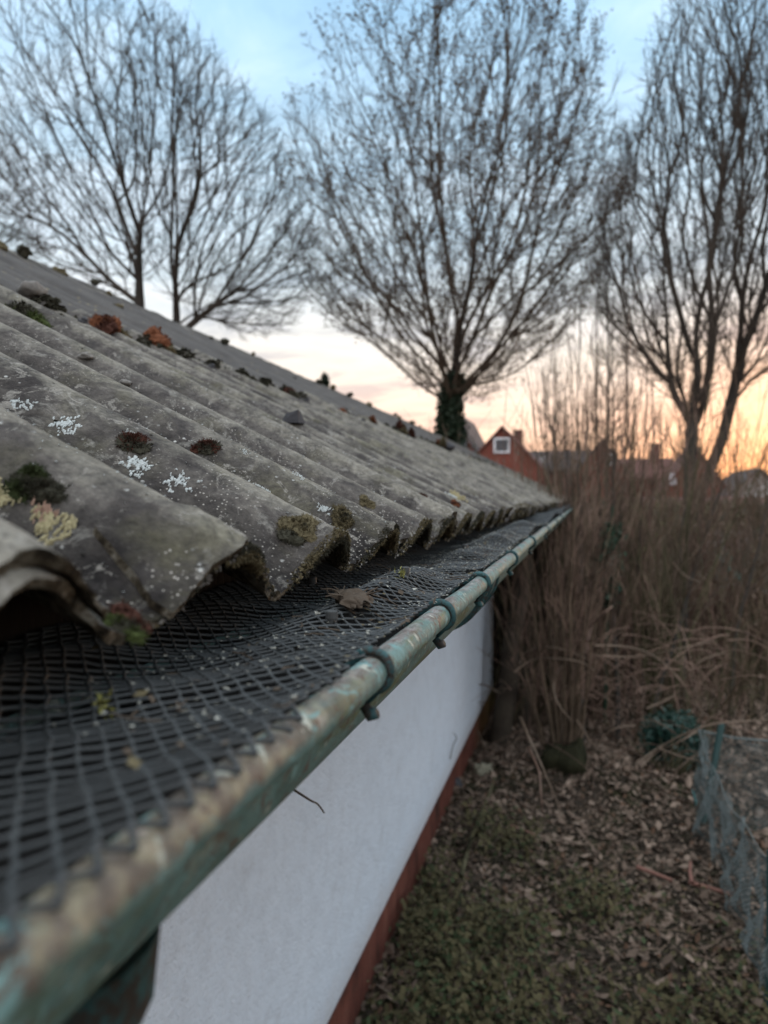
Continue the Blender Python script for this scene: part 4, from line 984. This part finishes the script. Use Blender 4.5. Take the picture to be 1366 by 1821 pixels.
for (pl, Y, r0_, lb) in (([(1100,1260),(1092,1150),(1088,1020),(1092,880),(1100,760)], 6.8, .022, 'dark upright young tree in the middle of the thicket'),
    ([(1150,1290),(1190,1160),(1225,1040),(1262,930),(1290,850)], 7.0, .024, 'dark young tree leaning right across the thicket'),
    ([(1215,1240),(1222,1100),(1212,980),(1218,860),(1205,740)], 8.2, .026, 'thick dark young tree below the right multi stemmed tree'),
    ([(1040,1330),(1030,1200),(1040,1060),(1020,930),(1010,800)], 6.5, .018, 'slender dark young tree near the end of the roof'),
    ([(1300,1190),(1318,1080),(1345,980),(1366,880)], 7.6, .020, 'dark young tree leaning out past the right edge')):
    P = np.array([at(u, v, Y+.25*i) for i, (u, v) in enumerate(pl)]); P[0, 2] = -2.15; q = np.linspace(0, len(P)-1, 16); P = np.stack([np.interp(q, np.arange(len(P)), P[:, c]) for c in range(3)], -1); P[1:] += fbm(P[1:]*2.2, 2)[:, None]*np.array([[.035, .035, 0]])
    root = empty('young_tree', tuple(P[0]), lb, 'young tree', 'young dark trees in the thicket'); rr = np.linspace(r0_, .006, 16); mb = MB(); mb.tubes(P, rr, 8); mb.build('trunk', M_bark2, root, True)
    mb = MB(); Pc, Dc, Lc, rc = children(P[None], rr[None], np.array([3.]), 22, .25, 1., .55, .28, .55); a_, b_ = grow_level(Pc, Dc, Lc, np.maximum(rc, .004), 6, .08, .08, .4); mb.tubes(a_, b_, 4)
    Pc, Dc, Lc, rc = children(a_, b_, Lc, 6, .2, 1., .5, .45, .6); a_, b_ = grow_level(Pc, Dc, Lc, np.maximum(rc, .0025), 4, .1, .05, .5); mb.tubes(a_, b_, 3); mb.build('crown', M_twig, root)
# leafy twig against the sky near the houses
bush(985, 1180, 9.0, 6, 3.4, .10, (M_stem2, M_stem), 'leafy thin shrub reaching up beside the red gabled house', 'leafy_shrub', 5, .010, (-.12, 0), 260)
# undergrowth mass
mb = MB(); mats_ = [M_stem, M_stem2, M_stem3]
for mi, n in ((0, 1800), (1, 2000), (2, 1500)):
    x = RNG.uniform(-1.1, 9.5, n); y = RNG.uniform(6.8, 15, n); k = (x > -1.0+(y-6.8)*.02) & (y > 6.5+np.clip(x-.9, 0, 1.2)*1.8) & (np.abs(vnoise(np.stack([x*.9, y*.9, x*0+3.3*mi], -1))-.2) > .12); x = x[k]; y = y[k]; n = len(x)
    P = np.stack([x, y, gz(x, y)], -1); D = unit(np.stack([RNG.normal(0, .22, n), RNG.normal(0, .22, n), np.ones(n)], -1))
    L = (.5+2.6*RNG.random(n)**1.7)*(.75+.5*np.abs(vnoise(np.stack([x*.7, y*.7, x*0+1], -1)))); L = np.where((x > 1.6) & (y < 9), L*.55, L)
    D = unit(D+np.stack([.35*vnoise(P*1.1+9), .35*vnoise(P*1.1+20), 0*x], -1)); pts, rr = grow_level(P, D, L, RNG.uniform(.003, .009, n), 7, .09, .03, .4); mb.tubes(pts, rr, 3, mi)
    Pc, Dc, Lc, rc = children(pts, rr, L, 5, .15, 1., .6, .28, .6); p2, r2 = grow_level(Pc, Dc, Lc, np.maximum(rc, .002), 4, .15, .02, .5); mb.tubes(p2, r2, 3, mi)
tag(mb.build('undergrowth', mats_), 'dense tangle of thin brown winter stems beyond the end of the wall', 'undergrowth', kind='stuff')
mb = MB(); n = 26000   # dead leaves and seed heads caught in the tangle
x = RNG.uniform(-1.0, 9.5, n); y = RNG.uniform(7.0, 16, n); C = np.stack([x, y, -2.1+RNG.uniform(0, 1, n)**1.4*2.0], -1); k = vnoise(C*1.3) > -.15; C = C[k]; n = len(C)
mb.quads(C, unit(rnd(n))*.022, unit(rnd(n))*.013, 0); mb.m[-1][:] = RNG.choice(3, n, p=[.3, .45, .25])
tag(mb.build('caught_leaves', [M_lit1, M_weed2, M_litd]), 'dull brown and olive leaves caught among the winter stems', 'leaves', kind='stuff')
# brambles arching over the gap
br = [([(925,1180),(935,1160),(975,1150),(1030,1165),(1060,1185)],5.9,'bramble cane arching low beside the dark trunk'),
 ([(915,1195),(950,1172),(1000,1172),(1040,1180),(1062,1200)],5.8,'second arching bramble just under the first one'),
 ([(1058,1148),(1110,1150),(1160,1165),(1205,1205),(1235,1250),(1260,1275)],5.6,'long bramble arching down to the green fence corner'),
 ([(1050,1165),(1130,1168),(1200,1155),(1270,1140)],6.0,'almost level bramble crossing the middle of the tangle'),
 ([(1045,1140),(1055,1110),(1075,1090),(1090,1078)],5.4,'short thick pinkish cane pointing up right'),
 ([(1000,1184),(985,1215),(992,1250),(1015,1280)],5.5,'bramble curve bending down in front of the coppice'),
 ([(925,1275),(940,1310),(965,1365),(1008,1470)],4.9,'thick drooping cane ending on the leafy ground'),
 ([(940,1330),(958,1370),(962,1410),(966,1452)],5.0,'short reddish cane beside the thick drooping cane'),
 ([(1130,1360),(1180,1325),(1260,1290),(1366,1280)],5.0,'bramble rising right from the path across the fence corner'),
 ([(1140,1365),(1165,1340),(1210,1318),(1240,1300)],5.1,'shorter bramble parallel to the one over the fence corner'),
 ([(1170,1330),(1210,1345),(1260,1358)],5.05,'bramble stub crossing in front of the evergreen'),
 ([(905,1380),(920,1350),(938,1330),(960,1322)],5.3,'yellowish bramble stub at the wall corner'),
 ([(1195,1000),(1220,1025),(1245,1035)],7.,'short pale twig in the open part of the tangle'),
 ([(1030,1400),(1050,1345),(1085,1300),(1130,1290)],5.6,'bramble cane rising from the coppice foot'),
 ([(850,1300),(870,1340),(905,1330),(930,1300)],6.2,'thin bramble sagging by the yellowish wall corner'),
 ([(1025,1280),(1060,1330),(1095,1345),(1140,1400)],5.5,'bramble cane dropping right toward the path'),
 ([(1150,1260),(1200,1235),(1240,1180),(1290,1160)],6.3,'bramble arching up right behind the evergreen')]
for (pl, Y, lb) in br: cane('bramble_cane', [at(u, v, Y+.12*math.sin(i*2.)) for i, (u, v) in enumerate(pl)], .0105 if 'thick' in lb else .0075, .004, M_stem3 if 'pink' in lb or 'red' in lb else M_bramble, lb, 'bramble', 'arching bramble canes')
mb = MB(); n = 130   # finer tangle of canes
p = np.array([at(RNG.uniform(900, 1300), RNG.uniform(1100, 1400), RNG.uniform(5.6, 7.)) for _ in range(n)]); p[:, 2] = np.maximum(p[:, 2], -2.1)
D = unit(np.stack([RNG.normal(0, 1, n), RNG.normal(0, .5, n), np.abs(RNG.normal(.3, .5, n))], -1)); pts, rr = grow_level(p, D, RNG.uniform(.3, .9, n), RNG.uniform(.002, .005, n), 9, .05, -.14, .5)
k = pts[:, :, 2].min(1) > -2.3; k &= pts[:, :, 0].min(1) > -.86; mb.tubes(pts[k], rr[k], 4); tag(mb.build('bramble_tangle', M_stem3), 'fine tangle of thin pinkish canes around the coppice foot', 'brambles', kind='stuff')
# mossy stool of the coppice
mb = MB()
for q, (u, v, r) in enumerate(((1000, 1395, .16), (1020, 1365, .15), (985, 1370, .13), (1035, 1400, .11))): mb.grid(blob(at(u, v, 5.75), r, q+4., 1.2, .7, 14))
M_stool = m_plain('mossy_stump_bark', (.026,.026,.014), .6, 12, .95, .1, .03)
tag(mb.build('mossy_stump', M_stool, None, True), 'dark mossy stump at the foot of the nearest coppice bush', 'stump')
# dark leaning trunks beside the wall corner
for (u0, u1, Y, r, lb) in ((885, 940, 6.6, .085, 'dark leaning tree trunk standing against the end of the white wall'), (925, 962, 7.2, .07, 'thinner dark trunk just right of the leaning trunk')):
    p0 = at(u0, 1330, Y); p0[2] = -2.2; p1 = at(u1, 960, Y+.5); p1[2] = min(p1[2], -.26)
    q = np.linspace(0, 1, 14)[:, None]; P = p0+(p1-p0)*q+fbm(np.concatenate([q*4, q*0+u0, q*0], 1), 2)[:, None]*.02
    mb = MB(); mb.tubes(P, np.linspace(r*1.15, r*.8, 14), 10); tag(mb.build('leaning_tree', M_deadwood, None, True), lb, 'tree')
# ivy climbing on a stem, teal scrap, evergreen
mb = MB(); n = 500; C = np.array([at(1085+RNG.normal(0, 9)-14*(q-.5), 930+150*q, 7.3+RNG.normal(0, .1)) for q in RNG.random(n)]); mb.quads(C, unit(rnd(n))*.035, unit(rnd(n))*.026)
mb.tubes([at(1075, 1330, 7.35), at(1080, 1080, 7.35), at(1090, 900, 7.35)], [.02, .015, .01], 5)
M_iv2 = m_plain('bright_ivy', (.020,.055,.030), .4, 5, .5, .4, .01)
tag(mb.build('climbing_ivy', M_iv2), 'green ivy climbing a stem in the middle of the thicket', 'ivy')
root = empty('evergreen_shrub', tuple(gp(1190, 1400)), 'dark blue green evergreen shrub at the head of the leafy path', 'shrub')
mb = MB(); n = 2600; c = at(1195, 1330, 6.2); C = c+unit(rnd(n))*RNG.uniform(.3, 1, (n, 1))*np.array([[.27, .25, .33]]); C = C[vnoise(C*5) > -.25]; C[:, 2] = np.maximum(C[:, 2], -2.1); n = len(C); mb.quads(C, unit(rnd(n))*.034, unit(rnd(n))*.014); mb.build('leaves', M_green, root)
mb = MB(); n = 30; pts, rr = grow_level(np.tile(gp(1195, 1395), (n, 1)), unit(np.stack([RNG.normal(0, .5, n), RNG.normal(0, .5, n), np.ones(n)], -1)), RNG.uniform(.2, .55, n), np.full(n, .007), 5, .1, 0, .4); mb.tubes(pts, rr, 4); mb.build('stems', M_stem2, root)

# ------------------------------------------------------------------ wire fence
fence = empty('wire_fence', (.72, 5.1, -2.15), 'low green wire mesh fence with dark green posts along the leafy path', 'fence')
fp = [np.array([.90, 1.6]), np.array([.76, 3.4]), np.array([.72, 5.2]), np.array([3.6, 5.6])]
H = .62
def fpoint(q, z): i = min(int(q), 2); f = q-i; p = fp[i]*(1-f)+fp[i+1]*f; return p
mb = MB()
segs = []
for i in range(3):
    p, q = fp[i], fp[i+1]; L = np.linalg.norm(q-p); n = int(L/.013); m = int(H/.013)
    I, J = np.meshgrid(np.arange(n), np.arange(m), indexing='ij'); kk = (I+J) % 2 == 0; I = I[kk]; J = J[kk]
    def nd(i_, j_):
        f = (i_/n)[:, None]; b = p*(1-f)+q*f; sag = (.09*np.sin(f[:, 0]*math.pi)+.02*np.sin(f[:, 0]*17))*(j_/m); nrm = np.array([-(q-p)[1], (q-p)[0]])/L
        wob = .06*vnoise(np.stack([i_*.12, j_*.12, i_*0+i], -1)); b = b+nrm[None]*wob[:, None]
        return np.stack([b[:, 0], b[:, 1], -2.13+j_/m*H-sag], -1)
    segs.append(np.stack([nd(I, J), nd(I+1, J+1)], 1)); segs.append(np.stack([nd(I, J+0), nd(I+1, J-1)], 1)[J > 0])
S_ = np.concatenate(segs); mb.tubes(S_, np.full((len(S_), 2), .0019), 3); mb.build('wire_mesh', M_wire, fence)
for i, (p, h, dx) in enumerate(((fp[0], .68, 0), (fp[1], .68, 0), (fp[2], .69, .14), (fp[3], .68, 0))):
    mb = MB(); mb.tubes([(p[0], p[1], -2.3), (p[0]+dx, p[1], -2.15+h), (p[0]+dx, p[1], -2.145+h)], [.021, .021, .012], 12, cap=True); mb.build('post', M_post, fence, True)
for i in range(3):
    mb = MB(); p, q = fp[i], fp[i+1]; f = np.linspace(0, 1, 14)
    P = np.stack([p[0]+(q[0]-p[0])*f, p[1]+(q[1]-p[1])*f, -2.13+H-.09*np.sin(f*math.pi)-.02*np.sin(f*17)], -1); mb.tubes(P, np.full(14, .0035 if i < 2 else .007), 6); mb.build('top_wire', M_wire, fence, True)
p = gp(1240, 1445); cane('plastic_strip', [p, p+np.array([-.01, 0, .08]), p+np.array([-.03, 0, .15])], .010, .008, m_plain('aqua_plastic', (.12,.35,.36), .1, 9, .4, .4), 'pale aqua plastic strip leaning beside the dark green fence post', 'plastic strip')

# ------------------------------------------------------------------ background: teal shed, white hoop, houses
root = empty('garden_shed', tuple(at(1310, 1060, 21.)), 'pale teal garden shed half hidden by bushes at the right', 'shed')
c = at(1312, 1030, 21.); mb = MB(); mb.box((c[0]-1.1, 21., -2.2), (c[0]+1.1, 22.5, at(0, 955, 21.)[2])); mb.build('body', M_teal, root)
mb = MB(); zt = at(0, 955, 21.)[2]; V = np.array([(c[0]-1.25, 20.8, zt+.003), (c[0]+1.25, 20.8, zt+.003), (c[0]+1.25, 22.7, zt+.003), (c[0]-1.25, 22.7, zt+.003), (c[0]-1.25, 21.75, zt+.45), (c[0]+1.25, 21.75, zt+.45)])
mb.add(V, [(0,1,5,4),(2,3,4,5),(3,2,1,0)]); mb.add(V, [(0,4,3),(1,2,5)]); mb.build('roof', M_tile, root)
an_ = np.linspace(0, math.pi, 20); c = at(1318, 1075, 14.)
mb = MB(); mb.tubes([(c[0]+.50*math.cos(a), c[1]+.1*math.sin(a), c[2]+.33*math.sin(a)) for a in an_], np.full(20, .022), 8)
tag(mb.build('garden_hoop', M_frame, None, True), 'white garden hoop arching among the bushes at the right', 'hoop')
def house(u0, u1, vridge, veave, Y, depth, wall, roof, label, gable=True, wins=(), chim=None):
    """house whose gable (or eaves) side faces the camera"""
    a = at(u0, veave, Y); b = at(u1, veave, Y); ze = a[2]; zr = at((u0+u1)/2, vridge, Y)[2]; x0, x1 = a[0], b[0]; g0 = -2.2
    root = empty('house', ((x0+x1)/2, Y, g0), label, 'house', 'houses beyond the gardens'); xm = (x0+x1)/2
    mb = MB(); mb.box((x0, Y, g0), (x1, Y+depth, ze))
    rf = MB()
    if gable:
        V = [(x0, Y, ze), (x1, Y, ze), (xm, Y, zr-.05), (x0, Y+depth, ze), (x1, Y+depth, ze), (xm, Y+depth, zr-.05)]
        mb.add(V, [(0,1,2),(4,3,5)])
        o = .35; k = (zr-ze)/(xm-x0)
        for s in (-1, 1):
            xe = x0-o if s < 0 else x1+o
            V = np.array([(xe, Y-.3, ze-k*o+.02), (xm, Y-.3, zr+.02), (xm, Y+depth+.3, zr+.02), (xe, Y+depth+.3, ze-k*o+.02)]); V2 = V+np.array([0, 0, .22])
            rf.add(np.concatenate([V, V2]), [(0,3,2,1),(4,5,6,7),(0,1,5,4),(1,2,6,5),(2,3,7,6),(3,0,4,7)])
    else:
        ym = Y+depth/2
        for s in (0, 1):
            ye = Y-.4 if s == 0 else Y+depth+.4
            V = np.array([(x0-.3, ye, ze-.1), (x1+.3, ye, ze-.1), (x1+.3, ym, zr), (x0-.3, ym, zr)]); V2 = V+np.array([0, 0, .22])
            rf.add(np.concatenate([V, V2]), [(0,3,2,1),(4,5,6,7),(0,1,5,4),(1,2,6,5),(2,3,7,6),(3,0,4,7)])
        mb.add([(x0, Y, ze), (x0, Y+depth, ze), (x0, ym, zr), (x1, Y, ze), (x1, Y+depth, ze), (x1, ym, zr)], [(0,1,2),(3,5,4)])
    mb.build('wall', wall, root); r_ = rf.build('roof', roof, root)
    for (wu0, wv0, wu1, wv1) in wins:
        p, q = at(wu0, wv1, Y), at(wu1, wv0, Y); f = .16
        m2 = MB(); z0, z1 = p[2], q[2]; xa, xb = p[0], q[0]
        for bx in (((xa, z0), (xb, z0+f)), ((xa, z1-f), (xb, z1)), ((xa, z0+f), (xa+f, z1-f)), ((xb-f, z0+f), (xb, z1-f))): m2.box((bx[0][0], Y-.14, bx[0][1]), (bx[1][0], Y+.02, bx[1][1]))
        w_ = m2.build('window', M_frame, root); m3 = MB(); m3.box((xa+f, Y-.06, z0+f), (xb-f, Y-.03, z1-f)); m3.build('pane', M_glass, w_)
    if chim:
        (cu, cv, cw) = chim; p = at(cu, cv, Y+depth*.4); m2 = MB(); m2.box((p[0]-cw, p[1]-cw, ze), (p[0]+cw, p[1]+cw, p[2])); m2.box((p[0]-cw*1.15, p[1]-cw*1.15, p[2]+.003), (p[0]+cw*1.15, p[1]+cw*1.15, p[2]+.15)); m2.build('chimney', roof, r_)
    return root
HY = 62.
house(822, 966, 762, 838, HY, 12, M_brick, M_tiler, 'red brick gabled house with a white framed square window, right of the ivy trunk', True, [(878, 778, 907, 806)], (922, 768, .35))
house(775, 842, 735, 800, HY+2, 12, M_brick, M_tile, 'taller red brick house half hidden behind the ivy covered trunk', True, [(808, 780, 832, 795)])
house(930, 1062, 800, 838, HY+6, 9, M_brick, M_tile, 'long low house with a dark roof right of the red gabled house', False, [(962, 812, 974, 822)])
house(1030, 1112, 784, 836, HY-2, 9, M_brick, M_tile, 'dark roofed gabled house with one white window in the gap', True, [(1076, 806, 1092, 828)])
house(1098, 1200, 815, 852, HY+4, 9, M_brick, M_tiler, 'red roofed house behind the tall saplings', False, (), (1165, 792, .4))
house(1185, 1290, 800, 868, HY-4, 10, M_brick, M_tiler, 'red brick gabled house behind the right tree trunks', True, [(1170+20, 842, 1202, 862)])
house(1300, 1400, 838, 880, HY-8, 9, M_pale, M_tile, 'white walled house with a grey roof at the right edge', True, [(1335, 880, 1350, 898)])
house(1120, 1420, 890, 905, HY-16, 6, M_brick, M_tiler, 'long low red building below the other roofs at the right', False)
# hedge and rough grass before the houses
mb = MB(); n = 16000; x = RNG.uniform(-22, 60, n); y = RNG.uniform(30, 44, n); C = np.stack([x, y, -2.1+RNG.uniform(0, 1, n)*1.9*(1+.3*vnoise(np.stack([x*.3, y*.3, x*0], -1)))], -1)
mb.quads(C, unit(rnd(n))*.24, unit(rnd(n))*.15, 0); mb.m[-1][:] = RNG.choice(3, n, p=[.45, .35, .2]); tag(mb.build('garden_hedges', [M_lit1, M_weed2, M_ivy]), 'blurred brown and olive garden hedges in front of the houses', 'hedges', kind='stuff')
